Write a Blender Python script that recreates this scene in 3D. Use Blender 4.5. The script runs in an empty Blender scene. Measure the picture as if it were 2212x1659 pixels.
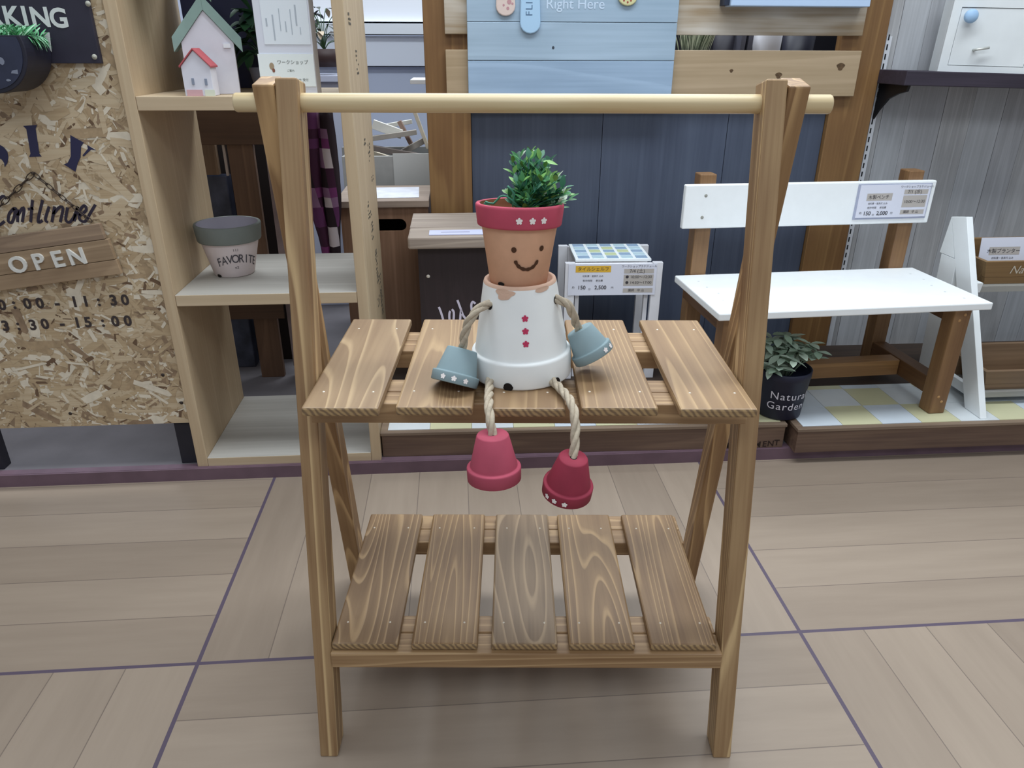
import bpy, bmesh, math, random
from mathutils import Vector, Matrix, Euler

# ------------------------------------------------------------------ camera, light, exposure
sc = bpy.context.scene
col = sc.collection
IMG_W, IMG_H = 2212, 1659
FOC = 1577.4
PIT, ROL, YAW = 0.43168, 0.00321, 0.07509
_f = Vector((math.sin(YAW) * math.cos(PIT), math.cos(YAW) * math.cos(PIT), -math.sin(PIT)))
_r0 = Vector((math.cos(YAW), -math.sin(YAW), 0))
_u0 = _r0.cross(_f)
CR = _r0 * math.cos(ROL) + _u0 * math.sin(ROL)
CU = -_r0 * math.sin(ROL) + _u0 * math.cos(ROL)
CF = _f
CP = Vector((0, 0, 1.0))
cd = bpy.data.cameras.new('camera')
cam = bpy.data.objects.new('camera', cd)
col.objects.link(cam)
cam.matrix_world = Matrix(((CR.x, CU.x, -CF.x, CP.x), (CR.y, CU.y, -CF.y, CP.y), (CR.z, CU.z, -CF.z, CP.z), (0, 0, 0, 1)))
cd.sensor_fit = 'HORIZONTAL'
cd.sensor_width = 36
cd.lens = FOC / IMG_W * 36
cd.clip_start = 0.02
sc.camera = cam
sc.view_settings.view_transform = 'Standard'
sc.view_settings.look = 'None'
sc.view_settings.exposure = 0.16
sc.view_settings.gamma = 1.0

wd = bpy.data.worlds.new('store_ambience')
sc.world = wd
wd.use_nodes = True
wd.node_tree.nodes['Background'].inputs[0].default_value = (0.84, 0.91, 1.0, 1)
wd.node_tree.nodes['Background'].inputs[1].default_value = 0.40


def ceiling_light(name, loc, rot, sx, sy, power, colr=(0.88, 0.95, 1.0)):
    l = bpy.data.lights.new(name, 'AREA')
    l.shape = 'RECTANGLE'
    l.size, l.size_y, l.energy, l.color = sx, sy, power, colr
    o = bpy.data.objects.new(name, l)
    o.location = loc
    o.rotation_euler = rot
    col.objects.link(o)


ceiling_light('ceiling_lamp', (0.5, 1.3, 2.7), (math.radians(-4), 0, 0), 2.6, 0.5, 48)
ceiling_light('ceiling_lamp', (0.2, -1.1, 2.8), (math.radians(28), 0, 0), 3.0, 0.6, 25)
ceiling_light('ceiling_lamp', (0.3, 3.3, 3.0), (0, 0, 0), 3.0, 0.8, 85)


# ------------------------------------------------------------------ helpers
def at(x, y, v):
    """world point seen at photo pixel x,y on the upright plane v metres in"""
    d = CR * ((x - IMG_W / 2) / FOC) - CU * ((y - IMG_H / 2) / FOC) + CF
    return CP + d * (v / d.y)


def on(x, y, z):
    d = CR * ((x - IMG_W / 2) / FOC) - CU * ((y - IMG_H / 2) / FOC) + CF
    return CP + d * ((z - CP.z) / d.z)


def lin(h):
    h = h.lstrip('#')
    out = []
    for i in (0, 2, 4):
        c = int(h[i:i + 2], 16) / 255
        out.append(c / 12.92 if c <= 0.04045 else ((c + 0.055) / 1.055) ** 2.4)
    return (*out, 1)


def newmat(name):
    m = bpy.data.materials.new(name)
    m.use_nodes = True
    nt = m.node_tree
    return m, nt, nt.nodes['Principled BSDF']


_plain = {}


def plain(h, rough=0.6, metal=0.0, spec=0.4, noise=0.0, nscale=30):
    key = (h, rough, metal, spec, noise, nscale)
    if key in _plain:
        return _plain[key]
    m, nt, b = newmat('finish_' + h.lstrip('#'))
    b.inputs['Base Color'].default_value = lin(h)
    b.inputs['Roughness'].default_value = rough
    b.inputs['Metallic'].default_value = metal
    b.inputs['Specular IOR Level'].default_value = spec
    if noise:
        tc = nt.nodes.new('ShaderNodeTexCoord')
        n = nt.nodes.new('ShaderNodeTexNoise')
        n.inputs['Scale'].default_value = nscale
        n.inputs['Detail'].default_value = 6
        r = nt.nodes.new('ShaderNodeValToRGB')
        c = lin(h)
        r.color_ramp.elements[0].color = (c[0] * (1 - noise), c[1] * (1 - noise), c[2] * (1 - noise), 1)
        r.color_ramp.elements[1].color = tuple(min(1, k * (1 + noise)) for k in c[:3]) + (1,)
        r.color_ramp.elements[0].position = 0.3
        r.color_ramp.elements[1].position = 0.7
        nt.links.new(tc.outputs['Object'], n.inputs['Vector'])
        nt.links.new(n.outputs['Fac'], r.inputs['Fac'])
        nt.links.new(r.outputs['Color'], b.inputs['Base Color'])
    _plain[key] = m
    return m


_wood = {}


def wood(dark, light, axis='Z', scale=1.0, rings=10.0, line=0.55, fibre=0.35, rough=0.55, blotch=0.25, stretch=0.09, thin=True):
    key = (dark, light, axis, scale, rings, line, fibre, rough, blotch, stretch, thin)
    if key in _wood:
        return _wood[key]
    m, nt, b = newmat('wood_' + dark.lstrip('#') + axis)
    N, L = nt.nodes.new, nt.links.new
    tc = N('ShaderNodeTexCoord')
    oi = N('ShaderNodeObjectInfo')
    mul = N('ShaderNodeMath'); mul.operation = 'MULTIPLY'; mul.inputs[1].default_value = 37.0
    L(oi.outputs['Random'], mul.inputs[0])
    add = N('ShaderNodeVectorMath'); add.operation = 'ADD'
    L(tc.outputs['Object'], add.inputs[0]); L(mul.outputs[0], add.inputs[1])

    def mapped(sa, sx):
        mp = N('ShaderNodeMapping')
        s = [sx, sx, sx]
        s['XYZ'.index(axis)] = sa
        mp.inputs['Scale'].default_value = s
        L(add.outputs[0], mp.inputs['Vector'])
        return mp
    n1 = N('ShaderNodeTexNoise')
    n1.inputs['Scale'].default_value = 9 * scale
    n1.inputs['Detail'].default_value = 1.6
    n1.inputs['Roughness'].default_value = 0.4
    L(mapped(stretch, 1).outputs[0], n1.inputs['Vector'])
    k = N('ShaderNodeMath'); k.operation = 'MULTIPLY'; k.inputs[1].default_value = rings
    L(n1.outputs['Fac'], k.inputs[0])
    fr = N('ShaderNodeMath'); fr.operation = 'FRACT'
    L(k.outputs[0], fr.inputs[0])
    rp = N('ShaderNodeValToRGB')
    e = rp.color_ramp.elements
    if thin:
        e[0].position, e[0].color = 0.0, (0, 0, 0, 1)
        e[1].position, e[1].color = 1.0, (0, 0, 0, 1)
        a = e.new(0.35); a.color = (0.04, 0.04, 0.04, 1)
        a = e.new(0.70); a.color = (0.22, 0.22, 0.22, 1)
        a = e.new(0.86); a.color = (1, 1, 1, 1)
        a = e.new(0.93); a.color = (0.9, 0.9, 0.9, 1)
        a = e.new(0.98); a.color = (0.05, 0.05, 0.05, 1)
    else:
        e[0].position, e[0].color = 0.0, (0.3, 0.3, 0.3, 1)
        e[1].position, e[1].color = 1.0, (0.3, 0.3, 0.3, 1)
        a = e.new(0.75); a.color = (1, 1, 1, 1)
    L(fr.outputs[0], rp.inputs['Fac'])
    n2 = N('ShaderNodeTexNoise')
    n2.inputs['Scale'].default_value = 170 * scale
    n2.inputs['Detail'].default_value = 3
    L(mapped(0.03, 1).outputs[0], n2.inputs['Vector'])
    n3 = N('ShaderNodeTexNoise')
    n3.inputs['Scale'].default_value = 14 * scale
    n3.inputs['Detail'].default_value = 2
    L(mapped(0.35, 1).outputs[0], n3.inputs['Vector'])
    # factor = line*rings + fibre*(n2-.5) + blotch*(n3-.5) + .25
    a1 = N('ShaderNodeMath'); a1.operation = 'MULTIPLY_ADD'; a1.inputs[1].default_value = line; a1.inputs[2].default_value = 0.25
    L(rp.outputs['Color'], a1.inputs[0])
    s2 = N('ShaderNodeMath'); s2.operation = 'MULTIPLY_ADD'; s2.inputs[1].default_value = fibre * 2; s2.inputs[2].default_value = -fibre
    L(n2.outputs['Fac'], s2.inputs[0])
    s3 = N('ShaderNodeMath'); s3.operation = 'MULTIPLY_ADD'; s3.inputs[1].default_value = blotch * 2; s3.inputs[2].default_value = -blotch
    L(n3.outputs['Fac'], s3.inputs[0])
    t1 = N('ShaderNodeMath'); t1.operation = 'ADD'; L(a1.outputs[0], t1.inputs[0]); L(s2.outputs[0], t1.inputs[1])
    t2 = N('ShaderNodeMath'); t2.operation = 'ADD'; t2.use_clamp = True; L(t1.outputs[0], t2.inputs[0]); L(s3.outputs[0], t2.inputs[1])
    mx = N('ShaderNodeMix'); mx.data_type = 'RGBA'
    mx.inputs['A'].default_value = lin(dark)
    mx.inputs['B'].default_value = lin(light)
    L(t2.outputs[0], mx.inputs['Factor'])
    L(mx.outputs['Result'], b.inputs['Base Color'])
    b.inputs['Roughness'].default_value = rough
    bp = N('ShaderNodeBump'); bp.inputs['Strength'].default_value = 0.12; bp.inputs['Distance'].default_value = 0.002
    L(t2.outputs[0], bp.inputs['Height']); L(bp.outputs[0], b.inputs['Normal'])
    _wood[key] = m
    return m


class MB:
    def __init__(self):
        self.bm = bmesh.new()

    def _tag(self, vs0, mi, smooth):
        for f in self.bm.faces[vs0:]:
            f.material_index = mi
            f.smooth = smooth

    def _n(self):
        self.bm.faces.ensure_lookup_table()
        return len(self.bm.faces)

    def _fin(self, n, mi, smooth):
        self.bm.faces.ensure_lookup_table()
        for f in list(self.bm.faces)[n:]:
            f.material_index = mi
            f.smooth = smooth

    def box(self, lo, hi, M=None, mi=0, ends=None, endmi=1):
        n = self._n()
        xs = [(lo[0], hi[0]), (lo[1], hi[1]), (lo[2], hi[2])]
        v = {}
        for i in (0, 1):
            for j in (0, 1):
                for k in (0, 1):
                    p = Vector((xs[0][i], xs[1][j], xs[2][k]))
                    v[i, j, k] = self.bm.verts.new(M @ p if M else p)
        Q = [((0, 0, 0), (0, 1, 0), (1, 1, 0), (1, 0, 0), 2), ((0, 0, 1), (1, 0, 1), (1, 1, 1), (0, 1, 1), 2),
             ((0, 0, 0), (1, 0, 0), (1, 0, 1), (0, 0, 1), 1), ((0, 1, 0), (0, 1, 1), (1, 1, 1), (1, 1, 0), 1),
             ((0, 0, 0), (0, 0, 1), (0, 1, 1), (0, 1, 0), 0), ((1, 0, 0), (1, 1, 0), (1, 1, 1), (1, 0, 1), 0)]
        for a, b, c, d, ax in Q:
            f = self.bm.faces.new((v[a], v[b], v[c], v[d]))
            f.material_index = endmi if ends == ax else mi
        return self

    def prism(self, pts, d0, d1, axis='Y', M=None, mi=0):
        """pts: 2D outline; extruded from d0 to d1 along axis.  axis Y -> (x,z); X -> (y,z); Z -> (x,y)"""
        def P(p, d):
            q = {'Y': (p[0], d, p[1]), 'X': (d, p[0], p[1]), 'Z': (p[0], p[1], d)}[axis]
            q = Vector(q)
            return M @ q if M else q
        A = [self.bm.verts.new(P(p, d0)) for p in pts]
        B = [self.bm.verts.new(P(p, d1)) for p in pts]
        n = len(pts)
        fs = [self.bm.faces.new(A), self.bm.faces.new(B[::-1])]
        for i in range(n):
            fs.append(self.bm.faces.new((A[i], B[i], B[(i + 1) % n], A[(i + 1) % n])))
        for f in fs:
            f.material_index = mi
        return self

    def poly(self, pts, mi=0, smooth=False):
        f = self.bm.faces.new([self.bm.verts.new(Vector(p)) for p in pts])
        f.material_index = mi
        f.smooth = smooth
        return self

    def lathe(self, prof, seg=56, M=None, mi=0, close=False, smooth=True, a0=0.0, a1=2 * math.pi):
        full = abs(a1 - a0 - 2 * math.pi) < 1e-6
        rows = []
        ns = seg if full else seg + 1
        for r, z in prof:
            row = []
            for i in range(ns):
                t = a0 + (a1 - a0) * i / seg
                p = Vector((r * math.sin(t), -r * math.cos(t), z))
                row.append(self.bm.verts.new(M @ p if M else p))
            rows.append(row)
        m = len(rows)
        for j in range(m if close else m - 1):
            A, B = rows[j], rows[(j + 1) % m]
            for i in range(seg):
                i2 = (i + 1) % ns
                f = self.bm.faces.new((A[i], A[i2], B[i2], B[i]))
                f.material_index = mi if not isinstance(mi, (list, tuple)) else mi[j % len(mi)]
                f.smooth = smooth
        return self

    def tube(self, path, r, seg=8, mi=0, caps=True, M=None):
        pts = [Vector(p) for p in path]
        if M:
            pts = [M @ p for p in pts]
        n = len(pts)
        up = None
        rows = []
        for i, p in enumerate(pts):
            t = (pts[min(i + 1, n - 1)] - pts[max(i - 1, 0)]).normalized()
            if up is None:
                up = t.orthogonal().normalized()
            up = (up - t * up.dot(t)).normalized()
            bi = t.cross(up)
            rr = r[i] if isinstance(r, (list, tuple)) else r
            rows.append([self.bm.verts.new(p + up * (rr * math.cos(2 * math.pi * k / seg)) + bi * (rr * math.sin(2 * math.pi * k / seg))) for k in range(seg)])
        for a, b in zip(rows, rows[1:]):
            for k in range(seg):
                f = self.bm.faces.new((a[k], a[(k + 1) % seg], b[(k + 1) % seg], b[k]))
                f.material_index = mi
                f.smooth = True
        if caps:
            for q in (rows[0][::-1], rows[-1]):
                f = self.bm.faces.new(q)
                f.material_index = mi
        return self

    def rope(self, path, R, twist=95.0, step=0.0025, mi=0):
        P = smooth_path(path, step)
        n = len(P)
        up = None
        fr = []
        s = 0
        for i, p in enumerate(P):
            t = (P[min(i + 1, n - 1)] - P[max(i - 1, 0)]).normalized()
            if up is None:
                up = t.orthogonal().normalized()
            up = (up - t * up.dot(t)).normalized()
            if i:
                s += (p - P[i - 1]).length
            fr.append((p, up.copy(), t.cross(up), s))
        for k in range(3):
            q = []
            for p, u, b, s in fr:
                a = s * twist + k * 2 * math.pi / 3
                q.append(p + (u * math.cos(a) + b * math.sin(a)) * R * 0.5)
            self.tube(q, R * 0.56, 8, mi)
        return self

    def text(self, s, size, M, mi=0, ax='CENTER', depth=0.0, wrap=None, spacing=1.0, bold=0.0, shear=0.0):
        cu = bpy.data.curves.new('lettering', 'FONT')
        cu.body = s
        cu.size = size
        cu.align_x = ax
        cu.align_y = 'CENTER'
        cu.extrude = depth
        cu.offset = bold
        cu.space_character = spacing
        cu.shear = shear
        cu.resolution_u = 4
        o = bpy.data.objects.new('lettering', cu)
        col.objects.link(o)
        dg = bpy.context.evaluated_depsgraph_get()
        me = bpy.data.meshes.new_from_object(o.evaluated_get(dg))
        bpy.data.objects.remove(o)
        bpy.data.curves.remove(cu)
        vs = []
        for v in me.vertices:
            p = v.co.copy()
            if wrap:
                p = wrap(p)
            vs.append(self.bm.verts.new(M @ p if M else p))
        for pl in me.polygons:
            try:
                f = self.bm.faces.new([vs[i] for i in pl.vertices])
                f.material_index = mi
            except ValueError:
                pass
        bpy.data.meshes.remove(me)
        return self

    def leaf(self, base, d, up, ln, w, mi=0, fold=0.25, droop=0.15):
        d = Vector(d).normalized()
        side = d.cross(Vector(up))
        if side.length < 1e-4:
            side = d.orthogonal()
        side.normalize()
        nrm = side.cross(d).normalized()
        base = Vector(base)
        prof = [(0, 0.06), (0.2, 0.6), (0.45, 1.0), (0.72, 0.75), (0.92, 0.3), (1, 0.02)]
        rows = []
        for t, h in prof:
            c = base + d * (ln * t) - nrm * (droop * ln * t * t)
            e = nrm * (fold * w * h)
            rows.append([self.bm.verts.new(c + side * (w * h) + e), self.bm.verts.new(c), self.bm.verts.new(c - side * (w * h) + e)])
        for a, b in zip(rows, rows[1:]):
            for k in (0, 1):
                f = self.bm.faces.new((a[k], a[k + 1], b[k + 1], b[k]))
                f.material_index = mi
                f.smooth = True
        return self

    def build(self, name, mats, parent=None, loc=(0, 0, 0), rot=(0, 0, 0), bevel=0.0, recalc=True):
        if recalc:
            bmesh.ops.recalc_face_normals(self.bm, faces=self.bm.faces)
        me = bpy.data.meshes.new(name)
        self.bm.to_mesh(me)
        self.bm.free()
        for m in (mats if isinstance(mats, (list, tuple)) else [mats]):
            me.materials.append(m)
        o = bpy.data.objects.new(name, me)
        o.location = loc
        o.rotation_euler = rot
        if parent:
            o.parent = parent
        col.objects.link(o)
        if bevel:
            b = o.modifiers.new('rounded_edges', 'BEVEL')
            b.width = bevel
            b.segments = 2
            b.limit_method = 'ANGLE'
            b.angle_limit = math.radians(50)
        return o


def smooth_path(path, step):
    P = [Vector(p) for p in path]
    out = []
    n = len(P)
    for i in range(n - 1):
        p0, p1, p2, p3 = P[max(i - 1, 0)], P[i], P[i + 1], P[min(i + 2, n - 1)]
        k = max(2, int((p2 - p1).length / step))
        for j in range(k):
            t = j / k
            out.append(0.5 * ((2 * p1) + (p2 - p0) * t + (2 * p0 - 5 * p1 + 4 * p2 - p3) * t * t + (3 * p1 - p0 - 3 * p2 + p3) * t ** 3))
    out.append(P[-1])
    return out


def cbox(name, size, loc, mat, parent=None, rot=(0, 0, 0), bevel=0.0012, ends=None):
    b = MB()
    h = [s / 2 for s in size]
    b.box([-k for k in h], h, ends=ends)
    return b.build(name, mat, parent, loc, rot, bevel)


def thing(name, label, cat, loc=(0, 0, 0), rz=0.0, group=None):
    o = bpy.data.objects.new(name, None)
    o.empty_display_size = 0.05
    o.location = loc
    o.rotation_euler = (0, 0, rz)
    col.objects.link(o)
    return tag(o, label, cat, group)


def tag(o, label, cat, group=None):
    o['label'] = label
    o['category'] = cat
    if group:
        o['group'] = group
    return o


def struct(o):
    o['kind'] = 'structure'
    return o


T = Matrix.Translation


def RX(d):
    return Matrix.Rotation(math.radians(d), 4, 'X')


def RY(d):
    return Matrix.Rotation(math.radians(d), 4, 'Y')


def RZ(d):
    return Matrix.Rotation(math.radians(d), 4, 'Z')


UP = RX(90)  # turns lettering in the XY plane to face the camera (towards -Y)

# ------------------------------------------------------------------ setting: floor, display base, walls
def floor_material():
    m, nt, b = newmat('parquet')
    N, L = nt.nodes.new, nt.links.new
    tc = N('ShaderNodeTexCoord')
    sp = N('ShaderNodeSeparateXYZ')
    L(tc.outputs['Object'], sp.inputs[0])

    def M(op, a, b_=None, c=None, clamp=False):
        n = N('ShaderNodeMath')
        n.operation = op
        n.use_clamp = clamp
        for i, x in enumerate((a, b_, c)):
            if x is None:
                continue
            if isinstance(x, (int, float)):
                n.inputs[i].default_value = x
            else:
                L(x, n.inputs[i])
        return n.outputs[0]
    TS = 1.107
    u = M('DIVIDE', M('ADD', sp.outputs[0], 0.4845 + 5 * TS), TS)
    v = M('DIVIDE', M('ADD', sp.outputs[1], -1.0134 + 5 * TS), TS)
    fu, fv = M('FLOOR', u), M('FLOOR', v)
    ru, rv = M('FRACT', u), M('FRACT', v)
    par = M('MODULO', M('ADD', M('ADD', fu, fv), 1.0), 2.0)      # 0: planks run along u, 1: along v

    def pick(a, b_):
        return M('ADD', M('MULTIPLY', a, M('SUBTRACT', 1.0, par)), M('MULTIPLY', b_, par))
    pk = M('MULTIPLY', pick(rv, ru), 9.0)
    along = pick(u, v)
    idx = M('FLOOR', pk)
    seed = M('ADD', M('ADD', idx, M('MULTIPLY', fu, 17.3)), M('MULTIPLY', fv, 7.7))
    wn = N('ShaderNodeTexWhiteNoise'); wn.noise_dimensions = '1D'
    L(seed, wn.inputs['W'])
    # streaks along each plank
    cv = N('ShaderNodeCombineXYZ')
    L(M('MULTIPLY', along, 1.4), cv.inputs[0]); L(M('MULTIPLY', pk, 1.5), cv.inputs[1]); L(M('MULTIPLY', seed, 3.1), cv.inputs[2])
    n1 = N('ShaderNodeTexNoise'); n1.inputs['Scale'].default_value = 2.4; n1.inputs['Detail'].default_value = 6; n1.inputs['Roughness'].default_value = 0.6
    L(cv.outputs[0], n1.inputs['Vector'])
    fac = M('ADD', M('MULTIPLY', wn.outputs['Value'], 0.36), M('MULTIPLY', n1.outputs['Fac'], 0.6), None, True)
    rp = N('ShaderNodeValToRGB')
    e = rp.color_ramp.elements
    e[0].position, e[0].color = 0.15, lin('#8b7c6e')
    e[1].position, e[1].color = 0.85, lin('#a69686')
    L(fac, rp.inputs['Fac'])
    # thin seams between planks, wide dark joints between tiles
    pf = M('FRACT', pk)
    seam = M('LESS_THAN', M('MINIMUM', pf, M('SUBTRACT', 1.0, pf)), 0.008)
    du = M('MINIMUM', ru, M('SUBTRACT', 1.0, ru))
    dv = M('MINIMUM', rv, M('SUBTRACT', 1.0, rv))
    joint = M('LESS_THAN', M('MINIMUM', du, dv), 0.0033)
    m1 = N('ShaderNodeMix'); m1.data_type = 'RGBA'; m1.inputs['B'].default_value = lin('#6d6058')
    L(M('MULTIPLY', seam, 0.75), m1.inputs['Factor']); L(rp.outputs['Color'], m1.inputs['A'])
    m2 = N('ShaderNodeMix'); m2.data_type = 'RGBA'; m2.inputs['B'].default_value = lin('#5b5060')
    L(joint, m2.inputs['Factor']); L(m1.outputs['Result'], m2.inputs['A'])
    L(m2.outputs['Result'], b.inputs['Base Color'])
    b.inputs['Roughness'].default_value = 0.42
    b.inputs['Specular IOR Level'].default_value = 0.35
    return m


fb = MB()
fb.box((-3.5, -2.5, -0.05), (4.5, 1.6355, 0.0))
struct(fb.build('floor', floor_material()))
BASE_Z = 0.033
fb = MB()
fb.box((-3.5, 1.6405, -0.05), (4.5, 6.0, BASE_Z))
struct(fb.build('floor_display', plain('#6c686c', 0.7, noise=0.12, nscale=9)))
fb = MB()
fb.box((-3.5, 1.6355, -0.05), (4.5, 1.6405, BASE_Z))
fb.box((-3.5, 1.6405, BASE_Z), (4.5, 1.662, BASE_Z + 0.0006))
struct(fb.build('trim_1', plain('#6b5560', 0.5, noise=0.15, nscale=14)))

# grey plank wall on the right
WALL = 2.25
GREY = [wood('#a0a1a5', '#c6c8cd', 'Z', 1.0, 9, 0.25, 0.4, 0.7, 0.4, 0.04), wood('#9d9d9f', '#c3c4c6', 'Z', 1.2, 9, 0.3, 0.4, 0.7, 0.45, 0.04),
        wood('#a4a6aa', '#c8cbd0', 'Z', 0.9, 9, 0.25, 0.4, 0.7, 0.4, 0.04)]
wl = at(1918, 77, WALL).x
wb = MB()
xx = wl + 0.02
random.seed(4)
edges = [at(1903, 257, WALL).x, at(2039, 257, WALL).x, at(2163, 257, WALL).x]
pw = (edges[2] - edges[0]) / 2
cur = [wl - 0.12, edges[0]] + [edges[0] + pw * i for i in range(1, 10)]
fine = []
for a, b in zip(cur, cur[1:]):
    fine += [a, a + (b - a) * random.uniform(0.4, 0.6)]
fine.append(cur[-1])
for i, (a, b) in enumerate(zip(fine, fine[1:])):
    g = 0.0012 if i % 2 == 0 else 0.0003
    wb.box((a + g, WALL, BASE_Z), (b - 0.0004, WALL + 0.012, 1.9), mi=i % 3)
wb.box((cur[0], WALL + 0.008, BASE_Z), (cur[-1], WALL + 0.03, 1.9), mi=3)
struct(wb.build('wall_right', GREY + [plain('#2c2b2e', 0.9)]))
# dark skirting below it
sk = MB()
sk.box((at(1786, 756, WALL).x - 0.3, WALL - 0.03, BASE_Z), (3.2, WALL - 0.001, 0.072))
struct(sk.build('baseboard_right', wood('#3a2a20', '#57402f', 'X', 1, 6, 0.3, 0.4, 0.7)))
# pale back room wall
bw = MB()
bw.box((-3.5, 4.6, BASE_Z), (4.5, 4.65, 2.2))
struct(bw.build('wall_back', plain('#b9c0d4', 0.8)))

# ------------------------------------------------------------------ the stained wood stand in front
SX, SY = 0.0228, 0.98


def stand_to_world(X, Y, Z=0.0):
    c, s = math.cos(YAW), math.sin(YAW)
    return Vector((c * X + s * Y, -s * X + c * Y, Z))


DK, LT = '#8a6440', '#c6a57c'
LEGW = wood('#7a5838', '#c8aa7e', 'Z', 1.0, 20, 0.72, 0.3, 0.5, 0.3, 0.04)
LEGW2 = wood('#755333', '#bc996c', 'Z', 1.0, 20, 0.68, 0.3, 0.5, 0.3, 0.05)
RAILW = wood('#80603f', '#bf9f76', 'X', 1.0, 18, 0.5, 0.35, 0.5, 0.3, 0.05)
SLATW = [wood('#7a5f45', '#b89d79', 'Y', 0.75, 32, 0.6, 0.22, 0.5, 0.32, 0.10), wood('#7e6145', '#b4966f', 'Y', 1.1, 32, 0.5, 0.18, 0.5, 0.22, 0.025),
         wood('#7d6044', '#b5966e', 'Y', 0.9, 28, 0.55, 0.2, 0.5, 0.22, 0.03)]
LOWW = [wood('#694d33', '#b5966f', 'Y', 0.8, 34, 0.62, 0.22, 0.5, 0.32, 0.12), wood('#6c4e32', '#b09066', 'Y', 1.2, 36, 0.58, 0.22, 0.5, 0.28, 0.03),  # lower tier in darker browns, its weaker light mixed into the wood colour
        wood('#6d563f', '#b09676', 'Y', 0.7, 22, 0.55, 0.28, 0.5, 0.4, 0.16), wood('#6c4f33', '#b5946a', 'Y', 0.9, 30, 0.65, 0.2, 0.5, 0.3, 0.085)]


def end_grain():
    m, nt, b = newmat('end_grain')
    N, L = nt.nodes.new, nt.links.new
    tc = N('ShaderNodeTexCoord')
    mp = N('ShaderNodeMapping'); mp.inputs['Rotation'].default_value = (0, 0.7, 0)
    oi = N('ShaderNodeObjectInfo'); L(oi.outputs['Random'], mp.inputs['Location'])
    w = N('ShaderNodeTexWave'); w.bands_direction = 'X'
    w.inputs['Scale'].default_value = 46; w.inputs['Distortion'].default_value = 5.0; w.inputs['Detail'].default_value = 3; w.inputs['Detail Scale'].default_value = 1.0
    L(tc.outputs['Object'], mp.inputs['Vector']); L(mp.outputs[0], w.inputs['Vector'])
    r = N('ShaderNodeValToRGB')
    r.color_ramp.elements[0].color, r.color_ramp.elements[0].position = lin('#755e45'), 0.1
    r.color_ramp.elements[1].color, r.color_ramp.elements[1].position = lin('#a3875f'), 0.85
    L(w.outputs['Fac'], r.inputs['Fac']); L(r.outputs[0], b.inputs['Base Color'])
    b.inputs['Roughness'].default_value = 0.7
    return m


ENDW = end_grain()
NAIL = plain('#d9cdbb', 0.35, 0.3)

st = thing('plant_stand', 'two-tier stained wooden plant stand with a hanging rail, in the foreground', 'stand',
           stand_to_world(SX, SY), -YAW)
LW, LD = 0.0275, 0.042


def stand_leg(name, x, y0, slope, back, mat):
    """leg with its front face at y0 on the ground, leaning by slope; bottom cut flat on the floor"""
    phi = math.atan(slope)
    ztop = 0.962
    ln = ztop / math.cos(phi)
    b = MB()
    h, w = LD / 2, LW / 2
    vs = {}
    for i, sx in enumerate((-w, w)):
        for j, sy in enumerate((-h, h)):
            vs[i, j, 0] = b.bm.verts.new((sx, sy, sy * math.tan(phi)))
            vs[i, j, 1] = b.bm.verts.new((sx, sy, ln))
    for q in (((0, 0, 0), (0, 1, 0), (1, 1, 0), (1, 0, 0)), ((0, 0, 1), (1, 0, 1), (1, 1, 1), (0, 1, 1)),
              ((0, 0, 0), (1, 0, 0), (1, 0, 1), (0, 0, 1)), ((0, 1, 0), (0, 1, 1), (1, 1, 1), (1, 1, 0)),
              ((0, 0, 0), (0, 0, 1), (0, 1, 1), (0, 1, 0)), ((1, 0, 0), (1, 1, 0), (1, 1, 1), (1, 0, 1))):
        b.bm.faces.new([vs[k] for k in q])
    yc = y0 + h / math.cos(phi) - SY
    return b.build(name, mat, st, (x, yc, 0), (-phi, 0, 0), 0.0025)


for s in (-1, 1):
    stand_leg('leg', s * (0.2908 + LW / 2), 0.786, 0.1995, 0, LEGW)
    stand_leg('leg', s * (0.2908 + LW * 1.5 + 0.001), 1.171, -0.205, 1, LEGW2)


def rail(y0, y1, z0, z1, ln=0.5816):
    return cbox('rail', (ln, y1 - y0, z1 - z0), (0, (y0 + y1) / 2 - SY, (z0 + z1) / 2), RAILW, st, bevel=0.002)


# upper tier: bearers outside the legs, cross rails between them
rail(0.8647, 0.9020, 0.5430, 0.5725)
rail(0.9035, 0.9430, 0.5430, 0.5725)
rail(1.0500, 1.0930, 0.5430, 0.5725)
rail(1.0945, 1.1330, 0.5430, 0.5725)
# lower tier
rail(0.8150, 0.8580, 0.1560, 0.1838)
rail(0.8595, 0.8960, 0.1560, 0.1838)
rail(1.0830, 1.1240, 0.1560, 0.1838)
rail(1.1255, 1.1680, 0.1560, 0.1838)


def slat(x0, y0, y1, z0, mat, jit):
    w = 0.0985
    s = cbox('slat', (w, y1 - y0, 0.0127), (x0 + w / 2 - SX, (y0 + y1) / 2 - SY, z0 + 0.00635), [mat, ENDW], st, bevel=0.003, ends=1)
    for nx in (-0.031, 0.031):
        for ny in (-1, 1):
            nb = MB()
            nb.lathe([(0.0001, 0.0009), (0.0014, 0.0007), (0.0019, 0.0)], 10)
            nb.build('nail', NAIL, s, (nx + random.uniform(-.004, .004), ny * ((y1 - y0) / 2 - (0.048 if jit == 0 else 0.045)), 0.00635))
    return s


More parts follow.
